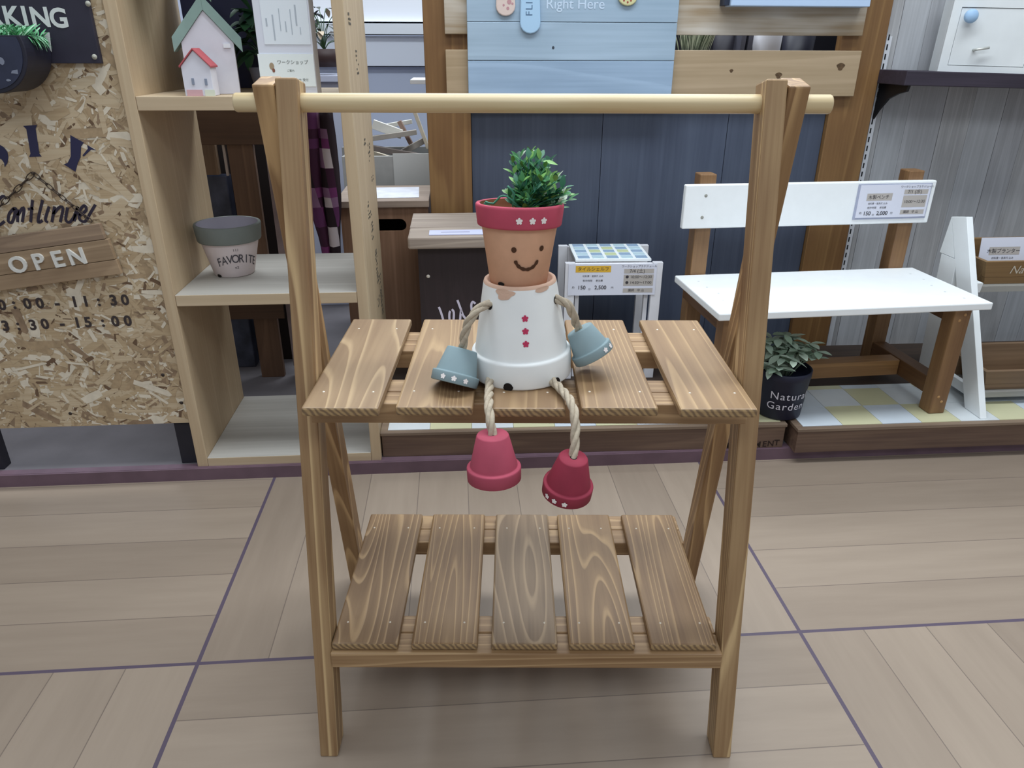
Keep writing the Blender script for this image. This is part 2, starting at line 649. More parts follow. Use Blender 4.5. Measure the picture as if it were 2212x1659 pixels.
random.seed(11)
for i, px in enumerate((650, 853, 1055, 1256, 1470)):
    X = (px - 1106) / 1577.4 * 0.9253
    slat(X, 0.826 + (0.003 if i in (1, 3) else 0), 1.161, 0.5725, SLATW[(0, 1, 1, 2, 2)[i]], 0)
for i, px in enumerate((718, 890, 1063, 1231, 1407)):
    X = (px - 1106) / 1577.4 * 1.085
    slat(X, 0.822, 1.155, 0.1838, LOWW[(0, 1, 2, 3, 1)[i]], 1)
rd = MB()
rd.lathe([(0.0001, -0.379), (0.0108, -0.379), (0.0118, -0.377), (0.0118, 0.379 - 0.002), (0.0108, 0.379), (0.0001, 0.379)], 32, M=RY(90))
rd.build('hanging_rod', wood('#c6ad80', '#e6d7b4', 'X', 1.0, 6, 0.35, 0.35, 0.4, 0.3, 0.05), st, (0.0026, 0.9945 - SY, 0.9355))

# ------------------------------------------------------------------ the flowerpot doll
WHITE = plain('#f0f2f1', 0.75, noise=0.02, nscale=25)
TERRA = plain('#d6a788', 0.8, noise=0.07, nscale=40)
TERRAL = plain('#d3b09a', 0.85, noise=0.06, nscale=60)
TERRAD = plain('#8d5a3e', 0.9)
PINKD = plain('#bb4a60', 0.75, noise=0.05, nscale=45)
PINKF = plain('#ad4a5e', 0.75, noise=0.05, nscale=45)
CRIM = plain('#922f43', 0.75, noise=0.06, nscale=45)
BLUE = plain('#8da2a8', 0.75, noise=0.04, nscale=45)
ROPE = plain('#b8ab97', 0.9, noise=0.15, nscale=220)
FLW = plain('#f1e9e6', 0.6)
FLP = plain('#c2355c', 0.6)
INK = plain('#4a2c18', 0.7)
HOLE = plain('#1a1310', 0.9)
DX, DY, DZ = 0.0136, 0.9475, 0.5852
doll = thing('flowerpot_doll', 'smiling doll of stacked flowerpots with rope arms and legs, sitting on the upper slats', 'doll',
             stand_to_world(DX, DY, DZ), -YAW)


def D(X, Y, Z):
    return Vector((X - DX, Y - DY, Z - DZ))


def flower(mb, M, rad_at, th0, z0, size, off=0.0007, mi=0):
    """five-petalled flower laid on a surface of revolution"""
    n = 30
    pts = []
    for i in range(n):
        a = 2 * math.pi * i / n
        r = size * (0.62 + 0.38 * abs(math.cos(2.5 * a)) ** 0.8)
        pts.append((r * math.sin(a), r * math.cos(a)))
    vs = []
    for x, y in [(0, 0)] + pts:
        z = z0 + y
        r = rad_at(z) + off
        t = th0 + x / r
        vs.append(mb.bm.verts.new(M @ Vector((r * math.sin(t), -r * math.cos(t), z))))
    for i in range(n):
        f = mb.bm.faces.new((vs[0], vs[1 + i], vs[1 + (i + 1) % n]))
        f.material_index = mi


def decal(mb, M, rad, th0, z0, w, h, off=0.0007, n=20, shape=None, mi=0):
    rows = []
    for k in (0.0, 0.5, 1.0):
        row = []
        for i in range(n):
            a = 2 * math.pi * i / n
            f = shape(a) if shape else 1.0
            z = z0 + h * k * f * math.sin(a)
            r = rad(z) + off
            t = th0 + w * k * f * math.cos(a) / r
            row.append((r * math.sin(t), -r * math.cos(t), z))
        rows.append([mb.bm.verts.new(M @ Vector(p)) for p in (row if k else row[:1])])
    for i in range(n):
        mb.bm.faces.new((rows[0][0], rows[1][i], rows[1][(i + 1) % n])).material_index = mi
        mb.bm.faces.new((rows[1][i], rows[2][i], rows[2][(i + 1) % n], rows[1][(i + 1) % n])).material_index = mi


# body: pot upside down, rim at the bottom
BH = 0.1365


def body_rad(z):
    if z < 0.0365:
        return 0.0697 - z * 0.02
    return max(0.0490, 0.0640 + (z - 0.0385) / (BH - 0.0465) * (0.0496 - 0.0640))


BT = RY(-1.5)
b = MB()
b.lathe([(0.060, 0.0), (0.0680, 0.0), (0.0693, 0.0012), (0.0697, 0.003), (0.0691, 0.033), (0.0686, 0.0350), (0.0676, 0.0362), (0.0650, 0.0366), (0.0643, 0.0370), (0.0640, 0.0385), (0.0496, BH - 0.0080), (0.0490, BH - 0.0045)], 72, M=BT)
b.lathe([(0.0490, BH - 0.0045), (0.0480, BH - 0.0015), (0.0455, BH), (0.0425, BH - 0.0015), (0.0410, BH - 0.008), (0.0001, BH - 0.0085)], 72, M=BT, mi=1)
b.lathe([(0.060, 0.0), (0.058, 0.03), (0.044, 0.118), (0.0001, 0.119)], 72, M=BT, mi=2)
bo = b.build('body_pot', [WHITE, TERRAL, TERRAD], doll)
b = MB()
decal(b, BT, body_rad, -0.42, BH - 0.0095, 0.0125, 0.0070, shape=lambda a: 1 + 0.18 * math.sin(3 * a + 0.6) + 0.1 * math.sin(5 * a))
b.build('worn_patch', TERRAL, bo)
b = MB()
decal(b, BT, body_rad, 0.62, BH - 0.0055, 0.0095, 0.0040, shape=lambda a: 1 + 0.2 * math.sin(2 * a + 1))
b.build('worn_patch', TERRAL, bo)
for thn in (-0.27, 0.72):
    b = MB()
    decal(b, BT, body_rad, thn, 0.0056, 0.0062, 0.0056, off=0.0009, shape=lambda a: 1.0 if math.sin(a) > 0 else 1.15)
    b.build('drain_notch', HOLE, bo)
for px in (0.0965, 0.0800, 0.0632):
    b = MB()
    flower(b, BT, body_rad, 0.10, px, 0.0046)
    b.build('button', FLP, bo)
for thn, zz in ((-0.86, 0.1085), (1.09, 0.1110)):
    b = MB()
    decal(b, BT, body_rad, thn, zz, 0.0052, 0.0055, off=0.0007)
    b.build('arm_hole', HOLE, bo)

# head: upright pot with a painted rim
HM = T(D(0.0082, 0.9475, 0.7150)) @ RX(-4.0) @ RY(0.6)
RB, RT = 0.0755, 0.1040


def head_rad(z):
    if z > RB:
        return 0.0550 + (z - RB) / (RT - RB) * 0.0026
    return 0.0382 + z / RB * 0.0112


b = MB()
b.lathe([(0.0001, 0.0), (0.0365, 0.0), (0.0382, 0.0016), (0.0494, RB)], 72, M=HM, mi=0)
b.lathe([(0.0494, RB), (0.0538, RB + 0.0003), (0.0547, RB + 0.0012), (0.0552, RB + 0.003), (0.0575, RT - 0.004), (0.0572, RT - 0.0018), (0.0562, RT - 0.0004), (0.0545, RT), (0.0520, RT - 0.0008)], 72, M=HM, mi=1)
b.lathe([(0.0520, RT - 0.0008), (0.0505, RT - 0.007), (0.0470, 0.080), (0.0001, 0.078)], 72, M=HM, mi=2)
ho = b.build('head_pot', [TERRA, PINKD, TERRAD], doll)
for th in (-0.015, 0.28, 0.555):
    b = MB()
    flower(b, HM, head_rad, th, 0.0875, 0.0044)
    b.build('flower_mark', FLW, ho)


def on_head(th, z, off=0.0008):
    r = head_rad(z) + off
    return HM @ Vector((r * math.sin(th), -r * math.cos(th), z))


for th, z in ((-0.150, 0.0505), (0.655, 0.0515)):
    b = MB()
    decal(b, HM, head_rad, th, z, 0.0034, 0.0036, off=0.0008)
    b.build('eye', INK, ho)
b = MB()
pr = []
for i in range(29):
    t = -1.35 + 2.7 * i / 28
    cx = 0.225 + 0.345 * math.sin(t)
    cz = 0.0400 - 0.0150 * math.cos(t)
    wdt = 0.0021 + 0.0004 * math.sin(i * 1.3) - (0.0006 if i in (0, 28) else 0)
    pr.append((on_head(cx + wdt * math.sin(t) / 0.045, cz - wdt * math.cos(t)), on_head(cx - wdt * math.sin(t) / 0.045, cz + wdt * math.cos(t))))
for (a0, a1), (b0, b1) in zip(pr, pr[1:]):
    b.poly([a0, b0, b1, a1])
b.build('smile', INK, ho)
b = MB()
decal(b, HM, head_rad, -0.62, 0.0035, 0.0052, 0.0026, off=0.0008)
b.build('drain_notch', HOLE, ho)


def small_pot(name, M, R, r, h, mat, inner, marks=(), dirt=None):
    """little pot, small end at +Z (origin), mouth at -h"""
    def rad(z):
        if z < -h * 0.70:
            return R
        return r + (-z) / (h * 0.70) * (R * 0.87 - r)
    b = MB()
    b.lathe([(0.0001, 0), (0.0045, 0.0)], 40, M=M, mi=2)
    b.lathe([(0.0045, 0.0), (r * 0.94, 0.0), (r, -0.0016), (R * 0.868, -h * 0.67), (R * 0.872, -h * 0.69), (R * 0.90, -h * 0.697), (R * 0.968, -h * 0.70), (R * 0.99, -h * 0.71), (R, -h * 0.73), (R, -h * 0.75), (R * 0.99, -h + 0.001), (R * 0.95, -h), (R * 0.88, -h)], 48, M=M)
    b.lathe([(R * 0.88, -h), (R * 0.80, -h * 0.65), (r * 0.8, -0.006), (0.0001, -0.006)], 48, M=M, mi=1)
    o = b.build(name, [mat, inner, HOLE], doll)
    for t in marks:
        f = MB()
        flower(f, M, rad, t, -h * 0.865, 0.0038)
        f.build('flower_mark', FLW, o)
    return o


def aim(p_small, p_big, spin=0):
    """matrix putting the small end at p_small and the mouth towards p_big"""
    z = (Vector(p_small) - Vector(p_big)).normalized()
    y = Vector((0, 1, 0))
    x = y.cross(z).normalized()
    y = z.cross(x)
    M = Matrix(((x.x, y.x, z.x, p_small[0]), (x.y, y.y, z.y, p_small[1]), (x.z, y.z, z.z, p_small[2]), (0, 0, 0, 1)))
    return M @ RZ(spin)


LH, LHb = D(-0.0665, 0.908, 0.6330), D(-0.0775, 0.888, 0.5925)
RH, RHb = D(0.0925, 0.948, 0.6475), D(0.1150, 0.940, 0.6095)
small_pot('hand_pot', aim(LH, LHb, 0), 0.0320, 0.0208, 0.0480, BLUE, TERRAD, (-0.55, -0.08, 0.42))
small_pot('hand_pot', aim(RH, RHb, 0), 0.0295, 0.0190, 0.0450, BLUE, TERRAD, (0.72, 1.15))
LF, LFb = D(-0.0239, 0.797, 0.5640), D(-0.0220, 0.793, 0.5000)
RF, RFb = D(0.0765, 0.784, 0.5390), D(0.0700, 0.792, 0.4800)
small_pot('foot_pot', aim(LF, LFb, 0), 0.0345, 0.0203, 0.0620, PINKF, TERRAD)
small_pot('foot_pot', aim(RF, RFb, 0), 0.0322, 0.0185, 0.0580, CRIM, TERRAD, (-0.95, -0.58, -0.16))

b = MB()
b.rope([D(-0.0240, 0.920, 0.693), D(-0.0362, 0.9085, 0.6945), D(-0.0475, 0.896, 0.6895), D(-0.0575, 0.894, 0.674), D(-0.0630, 0.897, 0.6548), D(-0.0668, 0.905, 0.6300)], 0.0060)
b.build('arm_rope', ROPE, doll)
b = MB()
b.rope([D(0.0520, 0.930, 0.697), D(0.0635, 0.922, 0.6975), D(0.0735, 0.921, 0.6910), D(0.0815, 0.928, 0.6750), D(0.0868, 0.938, 0.6594), D(0.0930, 0.948, 0.6435)], 0.0060)
b.build('arm_rope', ROPE, doll)
b = MB()
b.rope([D(-0.0300, 0.900, 0.5925), D(-0.0298, 0.87, 0.5920), D(-0.0296, 0.838, 0.5925), D(-0.0286, 0.816, 0.5880), D(-0.0262, 0.802, 0.5775), D(-0.0239, 0.797, 0.5600)], 0.0060)
b.build('leg_rope', ROPE, doll)
b = MB()
b.rope([D(0.0500, 0.905, 0.5930), D(0.0590, 0.880, 0.5940), D(0.0665, 0.857, 0.5945), D(0.0735, 0.832, 0.5940), D(0.0780, 0.812, 0.5850), D(0.0788, 0.798, 0.5640), D(0.0765, 0.786, 0.5350)], 0.0060)
b.build('leg_rope', ROPE, doll)

# faux plant in the doll's head
plant = thing('faux_plant', 'bushy green artificial sprig growing out of the doll\'s pink-rimmed head pot', 'plant', stand_to_world(0.008, 0.952, 0.7945), -YAW)
PX, PY, PZ = 0.008, 0.952, 0.7945
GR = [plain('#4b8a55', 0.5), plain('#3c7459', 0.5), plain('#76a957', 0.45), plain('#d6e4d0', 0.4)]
STEM = plain('#3d8267', 0.5)
random.seed(3)


def px_stand(x, y, Y):
    d = CR * ((x - IMG_W / 2) / FOC) - CU * ((y - IMG_H / 2) / FOC) + CF
    c, s = math.cos(YAW), math.sin(YAW)
    e = Vector((c * d.x - s * d.y, s * d.x + c * d.y, d.z))
    k = Y / e.y
    return Vector((e.x * k, Y, 1 + e.z * k))


tips = [(1108, 352), (1124, 340), (1145, 337), (1166, 345), (1185, 352), (1132, 362), (1158, 368), (1182, 380), (1200, 392), (1214, 408), (1226, 424),
        (1202, 428), (1176, 410), (1142, 396), (1116, 398), (1110, 376), (1150, 424), (1184, 436), (1098, 420), (1208, 440), (1128, 420), (1165, 390), (1190, 405), (1140, 375), (1160, 440), (1125, 440)]
sb, lb = MB(), MB()
tips = tips + [(x + random.uniform(-8, 8), y + random.uniform(-4, 14)) for x, y in tips if x > 1112] + [(random.uniform(1095, 1215), random.uniform(390, 440)) for _ in range(16)]
for i, (x, y) in enumerate(tips):
    Yp = 0.952 + random.uniform(-0.033, 0.033)
    tip = px_stand(x, y, Yp) - Vector((PX, PY, PZ))
    base = Vector((random.uniform(-0.004, 0.022), random.uniform(-0.015, 0.015), 0.0))
    mid = base.lerp(tip, 0.5) + Vector((random.uniform(-.006, .006), random.uniform(-.008, .008), 0.006))
    P = smooth_path([base, mid, tip], 0.008)
    sb.tube(P, 0.0009, 5)
    dd = (tip - mid).normalized()
    for k in range(12):
        q = P[min(len(P) - 1, int(len(P) * (0.30 + 0.70 * k / 12.0)))] if k < 10 else tip
        a = random.uniform(0, 6.28)
        side = Vector((math.cos(a), math.sin(a), random.uniform(0.1, 0.9)))
        d = (dd * random.uniform(0.5, 1.1) + side * 0.65).normalized()
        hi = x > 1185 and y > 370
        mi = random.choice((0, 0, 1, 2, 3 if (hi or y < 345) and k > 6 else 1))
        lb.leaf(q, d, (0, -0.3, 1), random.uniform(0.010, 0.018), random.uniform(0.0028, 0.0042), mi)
for P in ([(1100, 455), (1075, 452), (1052, 443), (1046, 438)], [(1120, 445), (1095, 425), (1080, 425), (1066, 440), (1048, 436)], [(1130, 450), (1108, 440), (1112, 420), (1096, 402)]):
    q = [px_stand(x, y, 0.935) - Vector((PX, PY, PZ)) for x, y in P]
    sb.tube(smooth_path(q, 0.006), 0.0014, 6)
lb.leaf(px_stand(1172, 348, 0.95) - Vector((PX, PY, PZ)), (1, 0, -0.12), (0, -0.5, 1), 0.020, 0.004, 2)
sb.build('stems', STEM, plant)
lb.build('leaves', GR, plant, recalc=False)

# ------------------------------------------------------------------ left: chipboard sign on black legs
OSB0 = [wood('#ab9373', '#c6b18f', 'X', 1.2, 5, 0.3, 0.6, 0.7, 0.4, 0.2), wood('#baa485', '#d4c4a7', 'X', 1.2, 5, 0.3, 0.6, 0.7, 0.4, 0.2), plain('#a58e70', 0.7, noise=0.2, nscale=60),
        plain('#8f7860', 0.7, noise=0.2, nscale=60), plain('#d8cdb9', 0.7, noise=0.08, nscale=60), plain('#6a533f', 0.8, noise=0.1, nscale=30)]
SV = 1.655
sign = thing('chipboard_sign', 'tall chipboard sign with stencilled opening hours on black legs at the far left', 'sign', (-1.1, SV + 0.01, BASE_Z))
so = Vector((-1.1, SV + 0.01, BASE_Z))
NAVY = plain('#2b2a49', 0.7)
b = MB()
X0, X1, Z0, Z1 = -1.75, -0.6755, 0.155, 1.45
b.box((X0 - so.x, SV - so.y, Z0 - so.z), (X1 - so.x, SV + 0.012 - so.y, Z1 - so.z))
random.seed(8)
for i in range(5600):
    big = random.random() if i > 700 else 0.99
    ln = random.uniform(0.006, 0.03) if big < 0.85 else random.uniform(0.03, 0.09)
    w = ln * random.uniform(0.10, 0.4) if big < 0.85 else random.uniform(0.006, 0.022) * (1.5 if i < 700 else 1)
    cx, cz = random.uniform(-1.22, X1 - 0.004), random.uniform(Z0, 1.12)
    a = random.gauss(0, 0.9) if random.random() < 0.7 else random.uniform(0, 3.14)
    ca, sa = math.cos(a), math.sin(a)
    pts = []
    for ex, ey in ((-1, -1), (-0.3, -1.1), (1, -0.8), (1.1, 0.2), (0.9, 1), (-0.2, 0.9), (-1.1, 0.7)):
        px_, pz_ = ex * ln / 2 * random.uniform(.85, 1.1), ey * w / 2 * random.uniform(.8, 1.2)
        qx = min(cx + px_ * ca - pz_ * sa, X1 - 0.0005)
        qz = max(cz + px_ * sa + pz_ * ca, Z0 + 0.0005)
        pts.append((qx - so.x, SV - 0.00002 - i * 0.00000018 - so.y, qz - so.z))
    mi = random.choices((0, 1, 2, 3, 4, 5), (26, 34, 14, 8, 20, 7 if big < 0.85 else 0))[0]
    b.poly(pts, mi)
b.build('chipboard_panel', OSB0, sign, recalc=False)
BLK = plain('#23222b', 0.6, noise=0.1)
for x0, x1 in ((-0.7195, -0.6758), (-1.20, -1.153)):
    b = MB()
    b.box((x0 - so.x, 0.0025, 0), (x1 - so.x, 0.034, 0.9))
    b.build('leg', BLK, sign, bevel=0.0015)
SM = lambda x, y: T(at(x, y, SV - 0.0015) - so)
GLY = {'I': [[(50, 272), (80, 270), (77, 278), (85, 332), (90, 338), (63, 339), (66, 332), (57, 279)]],
       'Y': [[(152, 292), (181, 308), (175, 317), (174, 340), (168, 352), (163, 371), (138, 355), (146, 352), (153, 338)], [(188, 313), (208, 325), (197, 323), (181, 338), (178, 336), (190, 321)]],
       'D': [[(-44, 330), (-30, 318), (-2, 312), (8, 318), (16, 328), (18, 340), (16, 352), (10, 361), (9, 352), (4, 345), (-4, 340), (-10, 338), (-24, 342), (-20, 366), (-34, 372)]]}
for ch in 'DIY':
    b = MB()
    for k, outline in enumerate(GLY[ch]):
        b.prism([((at(x, y, SV - 0.0015) - so).x, (at(x, y, SV - 0.0015) - so).z) for x, y in outline], SV - 0.0018 - so.y, SV - 0.0012 - so.y)
    b.build('painted_letter', NAVY, sign)
for row in ([('1', -30, 662), ('0', 4, 660), (':', 30, 657), ('0', 59, 657), ('0', 86, 656), ('-', 123, 655), ('1', 161, 653), ('1', 185, 652), (':', 213, 651), ('3', 245, 650), ('0', 270, 649)],
            [('1', -22, 707), ('3', 12, 705), (':', 39, 703), ('3', 71, 703), ('0', 97, 701), ('-', 134, 699), ('1', 167, 698), ('5', 190, 697), (':', 222, 696), ('0', 249, 695), ('0', 276, 694)]):
    for ch, x, y in row:
        b = MB()
        b.text(ch, 0.034, SM(x, y) @ UP, bold=0.0012)
        b.build('painted_numeral', plain('#3b3232', 0.7), sign)


def stroke(mb, pts, w, v, o, depth=0.0012):
    """brush strokes drawn with a flat ribbon on an upright plane"""
    P = smooth_path([at(x, y, v) - o for x, y in pts], 0.002)
    n = len(P)
    L_ = []
    for i, p in enumerate(P):
        t = (P[min(i + 1, n - 1)] - P[max(i - 1, 0)]).normalized()
        s = Vector((t.z, 0, -t.x)) * w
        L_.append((p + s, p - s))
    for (a, c), (a2, c2) in zip(L_, L_[1:]):
        mb.poly([a, a2, c2, c])


b = MB()
for P in ([(14, 430), (6, 424), (-8, 440), (-14, 470), (-4, 486), (10, 478)],
          [(30, 450), (20, 462), (18, 478), (26, 480), (32, 462), (30, 450), (36, 452)],
          [(38, 452), (38, 480)], [(38, 466), (48, 450), (52, 452), (48, 480)],
          [(60, 452), (72, 450)], [(70, 432), (66, 480)], [(92, 432), (82, 478), (92, 476)],
          [(106, 446), (98, 474), (104, 480)], [(118, 446), (112, 480)], [(114, 464), (128, 448), (136, 450), (130, 480)],
          [(146, 448), (142, 474), (150, 480), (160, 468), (168, 446)], [(168, 446), (160, 478)],
          [(172, 466), (186, 454), (182, 444), (172, 456), (172, 474), (184, 478), (194, 462), (206, 442)]):
    stroke(b, P, 0.0030, SV - 0.0016, so)
b.build('script_lettering', plain('#2f2838', 0.7), sign)
for x, y in ((152, 893), (392, 870), (352, 810)):
    b = MB()
    p = at(x, y, SV) - so
    b.lathe([(0.0001, 0.0012), (0.0042, 0.001), (0.0045, 0.0)], 12, M=T(p) @ RX(90))
    b.build('screw_head', plain('#332a26', 0.5), sign)

# OPEN board hanging by a chain from a nail in the sign
ob_c = at(120, 553, SV - 0.012)
op = thing('open_board', 'weathered plank board reading OPEN, hung on a chain in front of the chipboard', 'sign', ob_c)
op.rotation_euler = (0, math.radians(-7.2), 0)
PL = [wood('#7f6a58', '#a58d74', 'X', 1.0, 8, 0.45, 0.4, 0.7, 0.4), wood('#8d765c', '#b49b7d', 'X', 1.1, 8, 0.45, 0.4, 0.7, 0.4), wood('#8a7259', '#ad9476', 'X', 0.9, 8, 0.45, 0.4, 0.7, 0.4)]
for i, (z0, z1, xe) in enumerate(((0.0225, 0.0565, 0.119), (-0.024, 0.0215, 0.125), (-0.0575, -0.025, 0.127))):
    b = MB()
    b.box((-0.34, -0.006, z0), (xe, 0.006, z1))
    b.build('plank', PL[i], op, bevel=0.001)
for ch, x in (('O', -0.080), ('P', -0.0346), ('E', 0.0065), ('N', 0.0486)):
    b = MB()
    b.text(ch, 0.049, T((x, -0.0085, -0.0075)) @ UP, depth=0.0028, bold=0.0010)
    b.build('letter', plain('#d9d8d2', 0.5), op)
b = MB()
nail = at(72, 374, SV - 0.006) - ob_c


def chain(mb, p0, p1, k):
    d = (p1 - p0) / k
    t = d.normalized()
    for i in range(k):
        c = p0 + d * (i + 0.5)
        sd = Vector((t.z, 0, -t.x)) if i % 2 == 0 else Vector((0, 1, 0))
        L_ = d.length * 0.64
        w = d.length * 0.24
        ring = [c + t * (L_ * math.cos(a)) + sd * (w * math.sin(a)) for a in [2 * math.pi * j / 14 for j in range(15)]]
        mb.tube(ring, 0.0011, 5, caps=False)


inv = Matrix.Rotation(math.radians(7.2), 4, 'Y')
chain(b, inv @ nail, inv @ (at(197, 478, SV - 0.012) - ob_c), 9)
chain(b, inv @ nail, inv @ (at(-60, 505, SV - 0.012) - ob_c), 10)
b.tube([inv @ nail + inv @ Vector((0, -0.006, 0)), inv @ nail + inv @ Vector((0, 0.006, 0))], 0.0022, 8)
b.build('chain', plain('#4a3f38', 0.5, 0.5), op)

# black PARKING plate and the black drum planter hung on it
pv = SV - 0.001
pc = at(100, 60, pv)
pk = thing('parking_plate', 'black square plate lettered PARKING, fixed high on the chipboard', 'sign', pc)
b = MB()
c0, c1 = at(224, 137, pv), at(206, 0, pv)
b.box((-1.35 - pc.x, -0.012, c0.z - pc.z), (c0.x - pc.x, 0.0, 1.40 - pc.z))
b.build('plate', plain('#2d2b3a', 0.55, noise=0.1), pk, bevel=0.001)
b = MB()
for ch, x, y in (('P', -138, 30), ('A', -78, 32), ('R', -14, 35), ('K', 25, 37), ('I', 54, 37), ('N', 87, 39), ('G', 127, 41)):
    b = MB()
    b.text(ch, 0.047, T(at(x, y, pv - 0.0128) - pc) @ UP, bold=0.0014)
    b.build('white_letter', plain('#d5dad8', 0.6), pk)
b = MB()
p3 = [at(x, y, pv - 0.0128) - pc for x, y in ((93, 70), (107, 70), (112, 113), (96, 92))]
b.poly(p3)
b.build('white_pointer', plain('#d5dad8', 0.6), pk)
for x, y in ((190, 8), (204, 123)):
    b = MB()
    b.lathe([(0.0001, 0.003), (0.004, 0.0022), (0.0052, 0.0)], 14, M=T(at(x, y, pv - 0.012) - pc) @ RX(90))
    b.build('screw_cap', plain('#a9a89c', 0.5), pk)
dr = thing('drum_planter', 'black half-barrel planter hung on the parking plate, planted with grass', 'planter', (-0.862, 1.595, 0.992))
b = MB()
RR, CUT = 0.074, 0.026
a0 = math.asin(CUT / RR)
arc = [(RR * math.cos(a), RR * math.sin(a)) for a in [math.pi - a0 + (math.pi + 2 * a0) * i / 40 for i in range(41)]]
b.prism(arc, -0.047, 0.045)
b.build('barrel', plain('#232331', 0.5, noise=0.15), dr, bevel=0.0015)
b = MB()
ring = [(x * 0.9, z * 0.9) for x, z in arc]
b.prism(ring, -0.0485, -0.0471)
b.build('front_disc', plain('#2e3348', 0.5, noise=0.15), dr)
b = MB()
random.seed(4)
for cx, cz, sx, sz in ((0.028, -0.018, 0.008, 0.012), (0.046, -0.036, 0.010, 0.006), (0.01, -0.03, 0.006, 0.009), (0.03, -0.05, 0.007, 0.004)):
    b.poly([Vector((cx + sx * math.cos(a) * random.uniform(.4, 1), -0.0489, cz + sz * math.sin(a) * random.uniform(.4, 1))) for a in [0, .9, 1.8, 2.7, 3.6, 4.5, 5.4]])
b.build('paint_marks', plain('#7d8394', 0.7), dr)
b = MB()
random.seed(5)
for i in range(520):
    x = random.uniform(-0.07, 0.068)
    y = random.uniform(-0.045, 0.04)
    a = random.uniform(0, 6.28)
    b.leaf((x, y, CUT - 0.002), (math.cos(a) * 0.7, math.sin(a) * 0.7, 0.75), (math.sin(a), -math.cos(a), .2), random.uniform(0.012, 0.034), 0.0016, random.choice((0, 1, 1, 2)), droop=0.5)
for i in range(60):
    b.leaf((0.066, random.uniform(-0.02, 0.035), CUT), (0.9, random.uniform(-.3, .3), random.uniform(-0.9, 0.2)), (0, 0, 1), random.uniform(0.015, 0.03), 0.0016, random.choice((0, 1, 2)), droop=0.5)
b.build('grass', [plain('#2f7d43', 0.6), plain('#5fae78', 0.6), plain('#9ed0ac', 0.6)], dr, recalc=False)

# ------------------------------------------------------------------ pine shelf with things on it
PINE = wood('#b79f80', '#d0bc9c', 'Z', 0.8, 6, 0.3, 0.35, 0.6, 0.3, 0.05)
PINEX = wood('#b9a385', '#d3c0a3', 'X', 0.8, 6, 0.3, 0.35, 0.6, 0.3, 0.05)
GREYT = wood('#a9a59e', '#c4c1ba', 'X', 0.7, 5, 0.3, 0.35, 0.6, 0.3, 0.05)
SF, SB = 1.647, 2.008
sh = thing('pine_shelf', 'tall open pine shelf unit beside the chipboard sign', 'shelf', (-0.44, 1.83, BASE_Z))
sho = Vector((-0.44, 1.83, BASE_Z))
for x0, x1 in ((-0.6735, -0.6475), (-0.2375, -0.2130)):
    b = MB()
    b.box((x0 - sho.x, SF - sho.y, 0), (x1 - sho.x, SB - sho.y, 1.32))
    b.build('side_panel', PINE, sh, bevel=0.0015)
for z0, z1 in ((0.033, 0.057), (0.4585, 0.485), (0.880, 0.9075), (1.327, 1.353)):
    b = MB()
    n = len(b.bm.faces)
    b.box((-0.6470 - sho.x, SF - sho.y, z0 - BASE_Z), (-0.238 - sho.x, SB - sho.y, z1 - BASE_Z), ends=2)
    b.build('shelf_board', [PINEX, GREYT if z0 < 0.8 else PINEX], sh, bevel=0.0012)
# stencil marks running down the right side panel
b = MB()
random.seed(21)
ur = -0.2125
for k, (v, z, h) in enumerate(((1.72, 1.06, .03), (1.80, .99, .06), (1.82, .80, .02), (1.90, .78, .05), (1.93, .70, .02), (1.80, .66, .05), (1.83, .63, .02), (1.84, .60, .05), (1.88, .52, .09), (1.93, .44, .12), (1.86, .40, .03))):
    n = max(2, int(h / 0.009))
    for j in range(n):
        vv, zz = v, z - j * 0.009
        for q in range(3):
            if random.random() < 0.75:
                w0 = vv - 0.02 + q * 0.014
                b.box((ur - 0.0002 - sho.x, w0 - sho.y, zz - BASE_Z), (ur + 0.0003 - sho.x, w0 + random.uniform(0.005, 0.012) - sho.y, zz + random.uniform(0.003, 0.006) - BASE_Z))
b.build('stencil_marks', plain('#5f5a50', 0.7), sh, recalc=False)

# favourite pot
fp = on(497, 600, 0.485)
fo = thing('painted_flowerpot', 'pale pink flowerpot with a grey rim and stencilled word, on the middle pine shelf', 'flowerpot', (fp.x, fp.y + 0.045, 0.4855))
fo.rotation_euler = (0, math.radians(0), math.radians(0))
b = MB()
b.lathe([(0.0001, 0), (0.046, 0), (0.048, 0.002), (0.068, 0.084)], 56)
b.lathe([(0.068, 0.084), (0.0735, 0.085), (0.0750, 0.088), (0.0785, 0.123), (0.0770, 0.126), (0.0715, 0.126)], 56, mi=1)
b.lathe([(0.0715, 0.126), (0.066, 0.085), (0.044, 0.006), (0.0001, 0.006)], 56, mi=2)
fpo = b.build('pot', [plain('#d8cbcb', 0.7, noise=0.03), plain('#747a76', 0.7, noise=0.04), plain('#a9a6b3', 0.8)], fo)
b = MB()


def wrapper(rad, th0, z0, off=0.0011, arch=0.0):
    def f(p):
        z = z0 + p.y
        r = rad(z) + off + p.z
        t = th0 + p.x / rad(z0)
        z -= arch * (p.x ** 2)
        r = rad(z) + off + p.z
        return Vector((r * math.sin(t), -r * math.cos(t), z))
    return f


